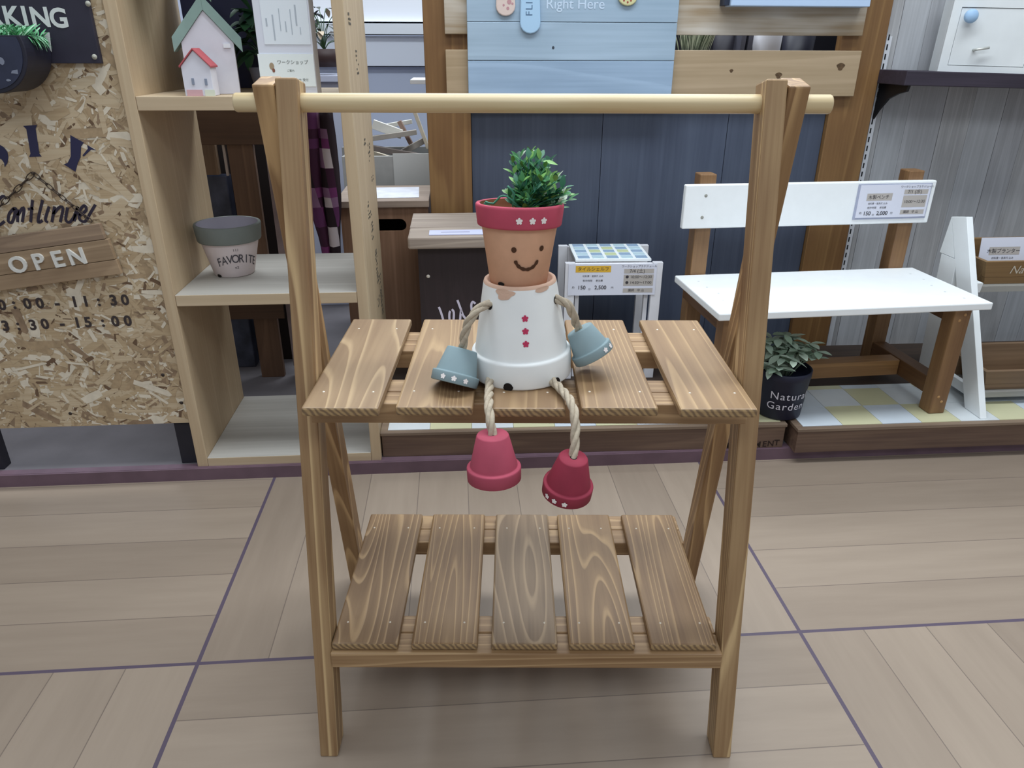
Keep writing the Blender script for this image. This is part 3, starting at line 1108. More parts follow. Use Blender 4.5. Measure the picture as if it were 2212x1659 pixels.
frad = lambda z: 0.048 + (z - 0.002) / 0.082 * 0.020
wds = 'FAVORITE'
for i, ch in enumerate(wds):
    x = (i - 3.0) * 0.0132
    b.text(ch, 0.030, None, wrap=(lambda p, x=x: wrapper(frad, 0.40, 0.048, arch=5.0)(Vector((p.x * 0.75 + x, p.y, p.z)))), bold=0.0002)
b.text('I I I', 0.009, None, wrap=wrapper(frad, 0.44, 0.071))
b.text('v2', 0.010, None, wrap=wrapper(frad, 0.42, 0.026))
b.build('stencilled_word', plain('#4e4a50', 0.8), fpo)
b = MB()
P = []
for i in range(12):
    a = 2 * math.pi * i / 12
    z = 0.004 + 0.004 * math.sin(a)
    r = frad(max(z, .002)) + 0.0007
    t = -0.55 + 0.007 * math.cos(a) / r
    P.append(Vector((r * math.sin(t), -r * math.cos(t), z)))
b.poly(P)
b.build('drain_notch', HOLE, fpo)

# little houses on the top shelf
TZ = 0.9078


def house(name, label, x0, x1, y, depth, ridge, eave, wallm, roofm, over, thick, rz=0.0):
    t = thing(name, label, 'ornament', ((x0 + x1) / 2, y + depth / 2, TZ), math.radians(rz))
    w = (x1 - x0) / 2
    d = depth / 2
    b = MB()
    b.prism([(-w, 0), (w, 0), (w, eave), (0, ridge), (-w, eave)], -d, d)
    b.build('house_body', wallm, t, bevel=0.0008)
    sl = (ridge - eave) / w
    for s in (-1, 1):
        b = MB()
        e = over
        b.prism([(0, ridge + 0.0004), (s * (w + e), eave - e * sl + 0.0004), (s * (w + e), eave - e * sl + thick), (0, ridge + thick)], -d - 0.004, d + 0.004)
        b.build('roof_panel', roofm, t, bevel=0.0006)
    return t


bh = house('wooden_house', 'larger whitewashed wooden house ornament with a sea-green roof, on the top pine shelf', at(394, 150, 1.72).x, at(501, 150, 1.72).x, 1.715, 0.085, at(440, 22, 1.72).z - TZ, at(440, 92, 1.72).z - TZ,
           plain('#d6d5de', 0.7, noise=0.05), plain('#8aa39c', 0.7, noise=0.06), 0.016, 0.029, 14)
b = MB()
b.box((0.030, -0.0455, 0.090), (0.044, -0.0426, 0.098))
b.build('white_peg', plain('#e6e9ee'), bh)
h2 = house('wooden_house', 'small white wooden house ornament with a red roof, in front of the larger house', at(400, 200, 1.652).x, at(462, 200, 1.652).x, 1.652, 0.040, 0.086, 0.056,
           plain('#e0e0ea', 0.7, noise=0.04), plain('#b4565c', 0.7, noise=0.06), 0.003, 0.004)
o2 = Vector(h2.location)
for x, y in ((417, 176), (445, 177)):
    b = MB()
    q = at(x, y, 1.6515) - o2
    b.box((q.x - 0.0025, q.y - 0.0008, q.z - 0.006), (q.x + 0.0025, q.y, q.z + 0.006))
    b.build('window', plain('#8b93a5'), h2)
for (xa, xb), hx in (((404, 438), '#d9aeb2'), ((443, 469), '#e3e7d3')):
    b = MB()
    qa, qb = at(xa, 199, 1.6515) - o2, at(xb, 199, 1.6515) - o2
    b.box((max(qa.x, -0.031), qa.y - 0.0008, 0.0), (min(qb.x, 0.031), qa.y, 0.012))
    b.build('painted_band', plain(hx), h2)

# price board leaning in the shelf
pb = thing('info_board', 'white upright board with paper chart and notice card on the top pine shelf', 'board', (-0.355, 1.70, TZ))
po = Vector((-0.355, 1.70, TZ))
b = MB()
xa, xb = at(556, 100, 1.70).x, at(676, 100, 1.70).x
b.box((xa - po.x, 0, 0), (xb - po.x, 0.055, 0.38))
b.build('board_block', plain('#dfe3ee', 0.5), pb, bevel=0.0015)
b = MB()
q0, q1 = at(572, 96, 1.699) - po, at(664, 22, 1.699) - po
b.box((q0.x, -0.0012, q0.z), (q1.x, -0.0002, q1.z + 0.05))
b.build('chart_paper', plain('#e9f1f8', 0.6), pb)
b = MB()
random.seed(2)
for x in (582, 596, 610, 622, 634, 646, 652):
    z0 = random.uniform(0.0, 0.03)
    a = at(x, 90, 1.6985) - po
    b.box((a.x - random.uniform(.0004, .003), -0.0016, a.z + z0), (a.x + 0.0004, -0.0013, a.z + z0 + random.uniform(0.012, 0.06)))
b.build('chart_lines', plain('#b9c2cc', 0.7), pb)
b = MB()
q0, q1 = at(565, 187, 1.698) - po, at(676, 117, 1.698) - po
b.box((q0.x, -0.0022, q0.z), (q1.x, -0.0004, q1.z))
b.build('notice_card', plain('#eef6f6', 0.5), pb)
b = MB()
M0 = lambda x, y: T(at(x, y, 1.6974) - po) @ UP
b.text('ワークショップ', 0.0092, M0(632, 135))
b.text('ご案内', 0.0050, M0(628, 153))
b.text('お問い合わせ 受付', 0.0062, M0(640, 173))
b.build('printed_text', plain('#62665f', 0.8), pb)
b = MB()
c = at(587, 143, 1.6975) - po
b.poly([c + Vector((0.005 * math.cos(a), 0, 0.007 * math.sin(a))) for a in [2 * math.pi * i / 12 for i in range(12)]])
b.poly([c + Vector((0.003 + 0.003 * math.cos(a), -0.0003, -0.008 + 0.004 * math.sin(a))) for a in [2 * math.pi * i / 12 for i in range(12)]], mi=1)
b.build('printed_emblem', [plain('#a9967c'), plain('#8a5a4a')], pb)

# plants behind the houses
LEAFD = [plain('#2c4f38', 0.45), plain('#3b6644', 0.45), plain('#20402f', 0.45)]


def pot_plant(name, label, loc, potm, pr, ph, n, ln, w, spread, height, mats, seed, cat='plant'):
    t = thing(name, label, cat, loc)
    b = MB()
    b.lathe([(0.0001, 0), (pr * 0.75, 0), (pr, ph), (pr * 0.92, ph), (pr * 0.88, ph * 0.9), (0.0001, ph * 0.9)], 32)
    b.build('pot', potm, t)
    random.seed(seed)
    b, s = MB(), MB()
    for i in range(n):
        a = random.uniform(0, 6.28)
        r = random.uniform(0.2, 1) * spread
        h = ph + random.uniform(0.15, 1) * height
        q = Vector((r * math.cos(a), r * math.sin(a), h))
        s.tube(smooth_path([(0, 0, ph * 0.9), (q.x * 0.4, q.y * 0.4, ph + (h - ph) * 0.7), q], 0.02), 0.0014, 5)
        for k in range(2):
            d = Vector((math.cos(a + random.uniform(-1, 1)), math.sin(a + random.uniform(-1, 1)), random.uniform(-0.5, 0.6)))
            b.leaf(q, d, (0, 0, 1), ln * random.uniform(.7, 1.1), w * random.uniform(.8, 1.1), random.randrange(len(mats)), droop=0.3)
    s.build('stems', plain('#3d5a3c', 0.6), t)
    b.build('leaves', mats, t, recalc=False)
    return t


pot_plant('potted_plant', 'dark green leafy plant in a grey pot between the larger house and the info board', (-0.440, 1.900, TZ), plain('#85838d', 0.7), 0.036, 0.048, 26, 0.055, 0.015, 0.035, 0.13, LEAFD, 6)
pot_plant('potted_plant', 'dark leafy plant poking out behind the larger house roof, top pine shelf', (-0.572, 1.915, TZ), plain('#5b5a60', 0.7), 0.028, 0.05, 14, 0.045, 0.009, 0.02, 0.17, LEAFD, 9)
b = MB()
b.box((-0.18, -0.008, 0), (0.055, 0.008, 0.3))
nb = b.build('navy_panel', plain('#26294a', 0.5), None, (-0.455, 1.992, TZ), bevel=0.001)
tag(nb, 'dark navy panel standing behind the plants on the top pine shelf', 'panel')

# ------------------------------------------------------------------ things behind the pine shelf
BRW = wood('#5a4232', '#7d604a', 'Z', 0.8, 7, 0.35, 0.35, 0.7, 0.3, 0.06)
BRX = wood('#4a3527', '#6a4f3b', 'X', 0.8, 7, 0.35, 0.35, 0.7, 0.3, 0.06)
cr = thing('plank_rack', 'dark brown plank rack standing behind the pine shelf', 'rack', (-0.6, 2.2, BASE_Z))
ro = Vector((-0.6, 2.2, BASE_Z))


def pplate(name, x0, y0, x1, y1, v, th, mat, parent, o, bevel=0.001):
    a, c = at(x0, y0, v), at(x1, y1, v)
    b = MB()
    b.box((min(a.x, c.x) - o.x, v - o.y, max(min(a.z, c.z), BASE_Z) - o.z), (max(a.x, c.x) - o.x, v + th - o.y, max(a.z, c.z) - o.z))
    return b.build(name, mat, parent, bevel=bevel)


pplate('top_board', 380, 190, 640, 312, 2.195, 0.02, BRX, cr, ro)
pplate('upright_board', 488, 305, 618, 835, 2.20, 0.02, BRW, cr, ro)
pplate('rear_board', 430, 300, 474, 378, 2.26, 0.02, wood('#6d5643', '#927a63', 'Z', 0.8, 7, 0.35, 0.35, 0.7, 0.3, 0.06), cr, ro)
pplate('dark_backing', 320, 190, 668, 890, 2.345, 0.02, plain('#1f1716', 0.9), cr, ro)  # added near-black sheet, stands in for the dark of the gaps behind
pplate('cross_board', 420, 655, 615, 688, 2.19, 0.009, BRX, cr, ro)
pplate('pale_edge_strip', 618, 322, 634, 790, 2.205, 0.016, plain('#8d7d7d', 0.7, noise=0.1), cr, ro)
pplate('thin_edge_strip', 484, 312, 489, 380, 2.199, 0.01, plain('#a89a92', 0.7), cr, ro)
b = MB()
a, c = at(434, 381, 2.285), at(500, 500, 2.285)
b.box((a.x - 0.05, 2.285, BASE_Z), (c.x + 0.01, 2.335, a.z))
x = b.build('storage_bin', [plain('#454a5c', 0.5, noise=0.7, nscale=11)], None, bevel=0.003)
tag(x, 'dark bluish storage bin glimpsed through the gap in the plank rack', 'bin')

# purple patchwork bag hanging between shelf and brown box
PUR = [plain('#3b1430', 0.8), plain('#5a2a55', 0.8), plain('#84607f', 0.8), plain('#211018', 0.8), plain('#bdb1b4', 0.8), plain('#6e2f63', 0.8)]
gb = thing('patchwork_bag', 'purple and black patchwork cloth hanging behind the right panel of the pine shelf', 'bag', at(700, 400, 2.13))
go = Vector(gb.location)
b = MB()
random.seed(14)
rows = 16
outl = [(250, 640, 716), (330, 650, 722), (400, 665, 728), (470, 683, 735), (520, 700, 735), (570, 705, 738)]


def lerp_row(y):
    for (ya, la, ra), (yb, lb_, rb) in zip(outl, outl[1:]):
        if ya <= y <= yb:
            t = (y - ya) / (yb - ya)
            return la + (lb_ - la) * t, ra + (rb - ra) * t
    return outl[-1][1:]


grid = []
for j in range(rows + 1):
    y = 235 + (572 - 235) * j / rows
    l, r = lerp_row(max(250, y))
    row = []
    for i in range(9):
        x = l + (r - l) * i / 8
        p = at(x, y, 2.13) - go
        row.append(b.bm.verts.new(p + Vector((0, 0.012 * math.sin(i * 1.5 + j * 0.25), 0))))
    grid.append(row)
for j in range(rows):
    for i in range(8):
        f = b.bm.faces.new((grid[j][i], grid[j][i + 1], grid[j + 1][i + 1], grid[j + 1][i]))
        f.smooth = True
        f.material_index = (((i // 2) * 7 + (j // 2) * 5 + (i // 2) * (j // 3)) % 6) if (i % 8) < 7 else 3
co = b.build('cloth', PUR, gb, recalc=False)
so_ = co.modifiers.new('thickness', 'SOLIDIFY')
so_.thickness = 0.012

b = MB()
a, c = at(660, 664, 2.06), at(692, 745, 2.06)
b.box((a.x, 2.06, BASE_Z), (c.x, 2.08, a.z))
x = b.build('grey_board', plain('#62607a', 0.7, noise=0.1), None, bevel=0.001)
tag(x, 'narrow bluish-grey board upright behind the lower bay of the pine shelf', 'board')

# brown box with a hand hole
bx = thing('brown_chest', 'tall brown wooden chest with a slotted hand hole, to the left of the amber post', 'chest', (-0.2, 2.3, BASE_Z))
bo_ = Vector((-0.2, 2.3, BASE_Z))
BV = 2.19
CH = wood('#6d4e38', '#93715a', 'Z', 0.9, 7, 0.35, 0.35, 0.6, 0.3, 0.06)
zt = at(800, 433, BV).z
xl, xr = at(735, 460, BV).x, at(920, 200, 2.215).x - 0.008
hz0, hz1 = at(840, 500, BV).z, at(840, 473, BV).z
hx0, hx1 = at(768, 487, BV).x, at(878, 487, BV).x
b = MB()
Zb = 0.0
for lo, hi in (((xl, BASE_Z), (xr, hz0)), ((xl, hz1), (xr, zt - 0.02)), ((xl, hz0), (hx0, hz1)), ((hx1, hz0), (xr, hz1))):
    b.box((lo[0] - bo_.x, BV - bo_.y, lo[1] - bo_.z), (hi[0] - bo_.x, BV + 0.014 - bo_.y, hi[1] - bo_.z))
hr = (hz1 - hz0) / 2
for cx, sgn in ((hx1, 1), (hx0, -1)):
    for q in (0, 1):
        P = [(cx, (hz0, hz1)[q])]
        for i in range(9):
            a = math.pi / 2 * i / 8
            P.append((cx - sgn * hr + sgn * hr * math.cos(a), (hz0 + hz1) / 2 + (-1, 1)[q] * hr * math.sin(a)))
        b.prism([(px_ - bo_.x, pz_ - bo_.z) for px_, pz_ in P], BV - bo_.y, BV + 0.014 - bo_.y)
b.build('front_panel', CH, bx)
b = MB()
b.box((xl - bo_.x, BV + 0.0145 - bo_.y, 0), (xl + 0.014 - bo_.x, BV + 0.24 - bo_.y, zt - 0.02 - BASE_Z))
b.build('side_panel', CH, bx)
b = MB()
b.box((xr - 0.014 - bo_.x, BV + 0.0145 - bo_.y, 0), (xr - bo_.x, BV + 0.24 - bo_.y, zt - 0.02 - BASE_Z))
b.build('side_panel', CH, bx)
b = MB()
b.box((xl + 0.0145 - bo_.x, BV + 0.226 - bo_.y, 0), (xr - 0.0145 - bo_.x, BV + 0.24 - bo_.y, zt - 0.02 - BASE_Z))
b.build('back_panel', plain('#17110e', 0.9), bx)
b = MB()
b.box((xl - 0.012 - bo_.x, BV - 0.012 - bo_.y, zt - 0.0195 - bo_.z), (xr + 0.004 - bo_.x, BV + 0.255 - bo_.y, zt - bo_.z))
b.build('lid', wood('#847265', '#a8988a', 'X', 1, 6, 0.3, 0.4, 0.6), bx, bevel=0.0015)
b = MB()
b.box((-0.085, -0.09, 0), (0.085, 0.09, 0.001))
x = b.build('paper_sheet', plain('#d6d8e2', 0.5, noise=0.12, nscale=22), None, (at(845, 412, 2.31).x, 2.31, zt + 0.0006), (0, 0, 0.04))
tag(x, 'glossy white printed sheet lying on the lid of the brown chest', 'paper')

# offcut crate behind the chest
cv = 2.56
ct = thing('offcut_crate', 'pale crate holding wood offcuts, behind the brown chest', 'crate', (-0.25, cv + 0.1, BASE_Z))
cto = Vector((-0.25, cv + 0.1, BASE_Z))
pplate('front_panel', 738, 338, 948, 500, cv, 0.01, plain('#a8a7a4', 0.8, noise=0.06), ct, cto)
pplate('back_panel', 738, 318, 948, 500, cv + 0.22, 0.01, plain('#90908f', 0.8), ct, cto)
pplate('white_liner', 848, 332, 935, 400, cv - 0.004, 0.003, plain('#c9c9c6', 0.7), ct, cto)
xa, xb = at(738, 340, cv).x, at(948, 340, cv).x
for xx_ in (xa, xb - 0.01):
    b = MB()
    b.box((xx_ - cto.x, cv + 0.0105 - cto.y, 0), (xx_ + 0.01 - cto.x, cv + 0.2195 - cto.y, at(738, 340, cv).z - BASE_Z))
    b.build('side_panel', plain('#9d9c9a', 0.8), ct)
OFF = [plain('#c9bda9', 0.7, noise=0.1), plain('#6c625d', 0.7, noise=0.1), plain('#d4d3cc', 0.7, noise=0.05), plain('#8c7467', 0.7, noise=0.1), plain('#9b948c', 0.7, noise=0.1)]
random.seed(17)
offs = [((790, 318), (915, 338), 0.018, 1, 'dark grey'), ((800, 300), (900, 285), 0.016, 4, 'grey'), ((805, 268), (868, 290), 0.03, 2, 'whitish'), ((862, 262), (888, 310), 0.014, 3, 'brownish'),
        ((895, 240), (925, 320), 0.012, 0, 'cream'), ((868, 330), (922, 300), 0.02, 4, 'grey'), ((835, 272), (890, 262), 0.014, 2, 'whitish'), ((800, 330), (850, 345), 0.018, 0, 'cream')]
where = ['lying low across the crate front', 'across the middle of the pile', 'flat on the left of the pile', 'tilted in the middle of the pile', 'leaning against the amber post', 'at the lower right of the pile', 'on top of the pile', 'low at the left of the crate']
for i, (p0, p1, w, mi, cn) in enumerate(offs):
    v = cv + 0.04 + 0.018 * i
    a, c = at(*p0, v), at(*p1, v + 0.01)
    d = c - a
    ln = d.length
    ang = math.atan2(d.z, d.x)
    o = cbox('wood_offcut', (ln, 0.02, w), (a + c) / 2, OFF[mi], None, (0, -ang, 0.06 * (i % 3 - 1)), 0.001)
    tag(o, cn + ' wood offcut ' + where[i], 'offcut', 'wood offcuts in the crate')

# back room: cabinet and shelf
bc = thing('back_cabinet', 'pale blue-white cabinet across the back room, behind the pine shelf opening', 'cabinet', (-0.5, 3.6, BASE_Z))
bco = Vector((-0.5, 3.6, BASE_Z))
pplate('upper_front', 500, -160, 1080, 48, 3.55, 0.3, plain('#eef2fb', 0.5), bc, bco)
pplate('ledge', 500, 49, 1080, 75, 3.52, 0.33, plain('#d6dbe2', 0.6), bc, bco)
pplate('middle_front', 500, 76, 1080, 143, 3.56, 0.3, plain('#e2e8f4', 0.5), bc, bco)
pplate('lower_front', 500, 144, 1080, 560, 3.60, 0.28, plain('#bcc4d8', 0.6), bc, bco)
b = MB()
a, c = at(886, 182, 2.75), at(925, 182, 2.75)
b.box((a.x, 2.75, a.z), (a.x + 0.3, 2.98, a.z + 0.014))
x = b.build('wall_ledge', plain('#c3c0bf', 0.6), None, bevel=0.001)
tag(x, 'pale ledge board jutting out behind the amber post at rail height', 'ledge')
b = MB()
a, c = at(640, 158, 2.9), at(742, 172, 2.9)
b.box((a.x - 0.1, 2.9, c.z - 0.008), (c.x, 3.1, c.z + 0.014))
b.box((a.x - 0.1, 2.92, BASE_Z), (c.x, 3.08, c.z - 0.0085))
x = b.build('white_counter', plain('#b9bdd0', 0.5), None, bevel=0.002)
tag(x, 'pale counter block seen between the info board and the shelf panel', 'counter')
bp = pot_plant('potted_plant', 'plant in a dark brown bowl on the pale counter behind the info board', (at(700, 100, 2.98).x, 2.98, at(700, 165, 2.9).z + 0.03), plain('#3b2a2a', 0.5), 0.075, 0.06, 22, 0.06, 0.012, 0.07, 0.15, [plain('#4c4d50', 0.5), plain('#3a3f3a', 0.5), plain('#b4a48f', 0.6)], 12)

# ------------------------------------------------------------------ grey plank table with the dark lettered front
tb = thing('plank_table', 'low table with grey weathered top and dark chalk-lettered front, behind the doll', 'table', (0.07, 1.98, BASE_Z))
tbo = Vector((0.07, 1.98, BASE_Z))
TV = 1.85
ztb = at(905, 513, TV).z
GW = wood('#8a7d74', '#b3a597', 'X', 1.0, 9, 0.45, 0.45, 0.7, 0.4, 0.06)
xr_ = 0.245
for i, (v0, v1) in enumerate(((TV, TV + 0.115), (TV + 0.117, TV + 0.21), (TV + 0.212, TV + 0.30))):
    b = MB()
    b.box((-0.128 - tbo.x, v0 - tbo.y, ztb - 0.031 - tbo.z), (xr_ - tbo.x, v1 - tbo.y, ztb - tbo.z))
    b.build('top_plank', GW, tb, bevel=0.005 if i == 0 else 0.002)
b = MB()
b.box((-0.105 - tbo.x, TV + 0.028 - tbo.y, 0.0734), (xr_ - 0.02 - tbo.x, TV + 0.042 - tbo.y, ztb - 0.0315 - BASE_Z))
b.build('front_board', wood('#241a1d', '#33262a', 'Z', 1, 6, 0.3, 0.4, 0.6), tb)
for x0 in (-0.105, xr_ - 0.035):
    b = MB()
    b.box((x0 - tbo.x, TV + 0.0425 - tbo.y, 0.0734), (x0 + 0.015 - tbo.x, TV + 0.285 - tbo.y, ztb - 0.0315 - BASE_Z))
    b.build('side_board', wood('#3a2a25', '#4d3a32', 'Z', 1, 6, 0.3, 0.4, 0.6), tb)
b = MB()
tv2 = TV + 0.0272
for P in ([(948, 663), (953, 676), (957, 690), (960, 706), (966, 720), (975, 712)],
          [(975, 716), (971, 690), (971, 676), (973, 672)], [(976, 668), (980, 674), (980, 688), (977, 712)],
          [(988, 648), (994, 664), (1001, 682), (1010, 690), (1018, 680)], [(996, 668), (994, 690), (993, 715)],
          [(1027, 656), (1021, 652), (1018, 660), (1020, 676)]):
    stroke(b, P, 0.0030, tv2, tbo)
b.build('chalk_lettering', plain('#cfc8da', 0.7), tb)
b = MB()
b.lathe([(0.0001, 0.0025), (0.004, 0.0015), (0.0048, 0.0)], 12, M=T(at(925, 597, TV + 0.028) - tbo) @ RX(90))
b.build('white_stud', plain('#d8d2c8', 0.5), tb)
b = MB()
b.box((-0.075, -0.026, 0), (0.075, 0.026, 0.0018))
b.box((-0.045, -0.004, 0.0018), (0.03, 0.004, 0.0020), mi=1)
cc = at(990, 508, TV + 0.045)
x = b.build('price_card', [plain('#c9cdec', 0.4), plain('#9a9ab0', 0.6)], None, (cc.x, TV + 0.045, ztb + 0.0004), (0, 0, 0.0))
tag(x, 'white price card lying flat on the grey plank table', 'card')

# ------------------------------------------------------------------ amber post frame with slate panel
AMB = wood('#6b4a2a', '#927045', 'Z', 0.9, 7, 0.4, 0.3, 0.5, 0.35, 0.05)
fr = thing('display_backdrop', 'tall backdrop of amber posts, pale cross boards and slate blue panel behind the doll', 'backdrop', (0.55, 2.23, BASE_Z))
fro = Vector((0.55, 2.23, BASE_Z))
PV = 2.215
lx0, lx1 = at(920, 200, PV).x, at(1021, 450, PV).x
rx0, rx1 = at(1767, 383, PV).x, at(1856, 383, PV).x
for x0, x1 in ((lx0, lx1), (rx0, rx1)):
    b = MB()
    b.box((x0 - fro.x, PV - fro.y, 0), (x1 - fro.x, PV + 0.033 - fro.y, 1.45))
    b.build('post', AMB, fr, bevel=0.002)
XW = wood('#9f8a6c', '#bca68a', 'X', 0.8, 7, 0.35, 0.35, 0.6, 0.3, 0.05)
XW2 = wood('#99866c', '#d0cbc2', 'X', 0.8, 5, 0.3, 0.4, 0.6, 1.1, 0.12)
cvv = PV - 0.018
for (z0, z1), xe, m in (((at(1300, 209, cvv).z, at(1300, 108, cvv).z), at(1853, 160, cvv).x, XW), ((at(1300, 75, cvv).z, at(1300, -40, cvv).z), at(1870, 40, cvv).x, XW2)):
    b = MB()
    b.box((at(962, 105, cvv).x - fro.x, cvv - fro.y, z0 - fro.z), (xe - fro.x, PV - 0.0003 - fro.y, z1 - fro.z))
    o = b.build('cross_board', m, fr, bevel=0.0015)
for x, y, s in ((1816, 144, 0.011), (1682, 163, 0.009), (1580, 153, 0.005)):
    b = MB()
    c = at(x, y, cvv - 0.0006) - fro
    b.poly([c + Vector((s * math.cos(a) * (1 + 0.3 * math.sin(3 * a)), 0, s * 0.9 * math.sin(a))) for a in [2 * math.pi * i / 14 for i in range(14)]])
    b.build('knot', plain('#5b4630', 0.7, noise=0.4, nscale=150), fr)
SLT = [wood('#3d4557', '#525a6c', 'Z', 0.7, 5, 0.2, 0.4, 0.6, 0.5, 0.06), wood('#3f475a', '#545d70', 'Z', 0.7, 5, 0.2, 0.4, 0.6, 0.5, 0.06)]
zt_ = at(1300, 190, PV + 0.02).z
xs = [lx1 + 0.0005, at(1300, 300, 2.235).x, at(1568, 300, 2.235).x, rx0 - 0.0005]
for i, (a, c) in enumerate(zip(xs, xs[1:])):
    b = MB()
    b.box((a + 0.0007 - fro.x, 2.232 - fro.y, 0), (c - 0.0007 - fro.x, 2.245 - fro.y, zt_ - BASE_Z))
    b.build('slate_board', SLT[i % 2], fr, bevel=0.0008)
# slotted rail on the wall edge
rl = thing('slotted_rail', 'white slotted metal wall rail running down beside the right amber post', 'rail', (at(1917, 77, WALL).x, WALL - 0.01, BASE_Z))
rx = rl.location.x
b = MB()
b.box((-0.006, 0, 0.0), (0.010, 0.0095, 1.0))
b.build('rail_strip', plain('#d9dce2', 0.4), rl)
for i in range(38):
    b = MB()
    z = 0.25 + i * 0.0255
    if z > 0.99:
        break
    b.box((-0.0022, -0.0006, z), (0.0018, 0.0, z + 0.015))
    b.build('slot', plain('#15161c', 0.8), rl)
# dark wall shelf with black bracket, and the white cabinet on it
ws = thing('wall_shelf', 'dark plank shelf on a black bracket on the grey wall at upper right', 'shelf', (1.6, 2.15, 0.9))
wso = Vector((1.6, 2.15, 0.9))
SHL = at(1886, 175, 2.238).x
WV = SHL / at(1955, 175, 1.0).x
wz0, wz1 = at(1900, 192, WV).z, at(1900, 160, WV).z
b = MB()
b.box((SHL - wso.x, WV - wso.y, wz0 - wso.z), (2.6 - wso.x, WALL - 0.012 - wso.y, wz1 - wso.z))
b.build('shelf_plank', wood('#2a2430', '#3c3442', 'X', 1, 6, 0.3, 0.5, 0.6), ws, bevel=0.002)
for dx in (0.0, 0.75):
    b = MB()
    bxx = rx + 0.002 + dx
    L_ = WALL - 0.0125
    prof = [(L_, wz0 - 0.0005), (WV + 0.015, wz0 - 0.0005), (WV + 0.02, wz0 - 0.016), (WV + 0.06, wz0 - 0.024), (L_ - 0.06, wz0 - 0.04), (L_ - 0.02, wz0 - 0.075), (L_, wz0 - 0.10)]
    b.prism([(p - wso.y, z - wso.z) for p, z in prof], bxx - 0.004 - wso.x, bxx + 0.004 - wso.x, 'X')
    b.build('bracket', plain('#17171b', 0.5), ws, bevel=0.001)
cb = thing('white_cabinet', 'small whitewashed cabinet with a blue knob and latch, on the dark wall shelf', 'cabinet', (1.45, 2.10, wz1))
cbo = Vector((1.45, 2.10, wz1 + 0.0005))
cb.location = cbo
CV_ = WV + 0.035
x0, x1 = at(2032, 156, CV_).x, at(2207, 160, CV_).x
CWH = plain('#dfe4e6', 0.6, noise=0.03, nscale=18)
fz = lambda y: at(2100, y, CV_).z - cbo.z
ztop = 0.22
b = MB()
b.box((x0 - cbo.x, CV_ + 0.012 - cbo.y, 0), (x1 - cbo.x, CV_ + 0.075 - cbo.y, ztop))
b.build('cabinet_body', CWH, cb, bevel=0.001)
dx0, dx1 = at(2062, 100, CV_).x - cbo.x, at(2200, 130, CV_).x - cbo.x
dz0, dz1 = fz(143), fz(16)
b = MB()
for lo, hi in (((x0 - cbo.x, 0), (dx0, ztop)), ((dx1, 0), (x1 - cbo.x, ztop)), ((dx0, 0), (dx1, dz0)), ((dx0, dz1), (dx1, ztop))):
    b.box((lo[0], CV_ - cbo.y, lo[1]), (hi[0], CV_ + 0.0115 - cbo.y, hi[1]))
b.build('face_frame', CWH, cb)
b = MB()
b.box((dx0 + 0.0015, CV_ + 0.002 - cbo.y, dz0 + 0.0015), (dx1 - 0.0015, CV_ + 0.0115 - cbo.y, dz1 - 0.0015))
dr_ = b.build('door', CWH, cb)
b = MB()
kc = at(2094, 36, CV_) - cbo
b.lathe([(0.0001, 0.026), (0.013, 0.0255), (0.0175, 0.020), (0.0165, 0.012), (0.009, 0.008), (0.008, -0.002)], 28, M=T(kc) @ RX(90))
b.build('knob', plain('#9ec0e2', 0.4), dr_)
b = MB()
kc = at(2108, 108, CV_ - 0.01) - cbo
b.tube([kc + Vector((0, 0.014, 0)), kc, kc + Vector((0.002, -0.006, 0.001)), kc + Vector((0.032, -0.006, 0.006))], 0.0036, 8)
b.build('latch', plain('#c7c9c4', 0.35, 0.4), dr_)

ws.rotation_euler = (0, math.radians(1.3), 0)
cb.rotation_euler = (0, math.radians(1.3), math.radians(-15))
# items standing behind the cross boards
bk = MB()
bk.box((lx1, 2.62, BASE_Z), (rx0 + 0.4, 2.64, 1.40))
x = bk.build('dark_backing', plain('#1c1a22', 0.9), None)
tag(x, 'dark backing board behind the pale cross boards', 'board')
SHZ = zt_ - 0.002
b = MB()
b.box((lx1 + 0.002, 2.30, SHZ - 0.015), (rx0, 2.60, SHZ))
b.box((lx1 + 0.002, 2.585, BASE_Z), (rx0, 2.60, SHZ - 0.0155))
x = b.build('hidden_shelf', plain('#3a2d22', 0.7), None)
tag(x, 'shelf behind the slate panel carrying the white pot and dark pots', 'shelf')


def simple_pot(x, y, v, r, h, m, label):
    p = at(x, y, v)
    b = MB()
    b.lathe([(0.0001, 0), (r * 0.78, 0), (r * 0.8, 0.002), (r, h), (r * 0.93, h), (r * 0.75, 0.01), (0.0001, 0.01)], 32)
    o = b.build('flowerpot', m, None, (p.x, v, SHZ + 0.0004))
    return tag(o, label, 'flowerpot', 'pots behind the cross boards')


simple_pot(1655, 90, 2.34, 0.046, 0.165, plain('#d2d2da', 0.6), 'pale grey flowerpot in the gap between the two cross boards')
simple_pot(1566, 90, 2.42, 0.036, 0.16, plain('#26242e', 0.6), 'dark flowerpot left of the pale pot between the cross boards')
simple_pot(1725, 90, 2.44, 0.05, 0.16, plain('#23232f', 0.5), 'dark flowerpot right of the pale pot between the cross boards')
for x_, lab in ((1592, 'left thin dark picture frame edge beside the pale pot'), (1607, 'right thin dark picture frame edge beside the pale pot')):
    p = at(x_, 90, 2.38)
    o = cbox('picture_edge', (0.014, 0.06, 0.17), (p.x, 2.36, SHZ + 0.086), [plain('#50505c', 0.5)], None, (0, math.radians(3), 0))
    tag(o, lab, 'picture')
p = at(1500, 95, 2.40)
gp = thing('grass_pot', 'potted grass with pale blades, just right of the light blue board', 'plant', (p.x, 2.40, SHZ + 0.0004))
b = MB()
b.lathe([(0.0001, 0), (0.036, 0), (0.05, 0.10), (0.046, 0.10), (0.0001, 0.09)], 28)
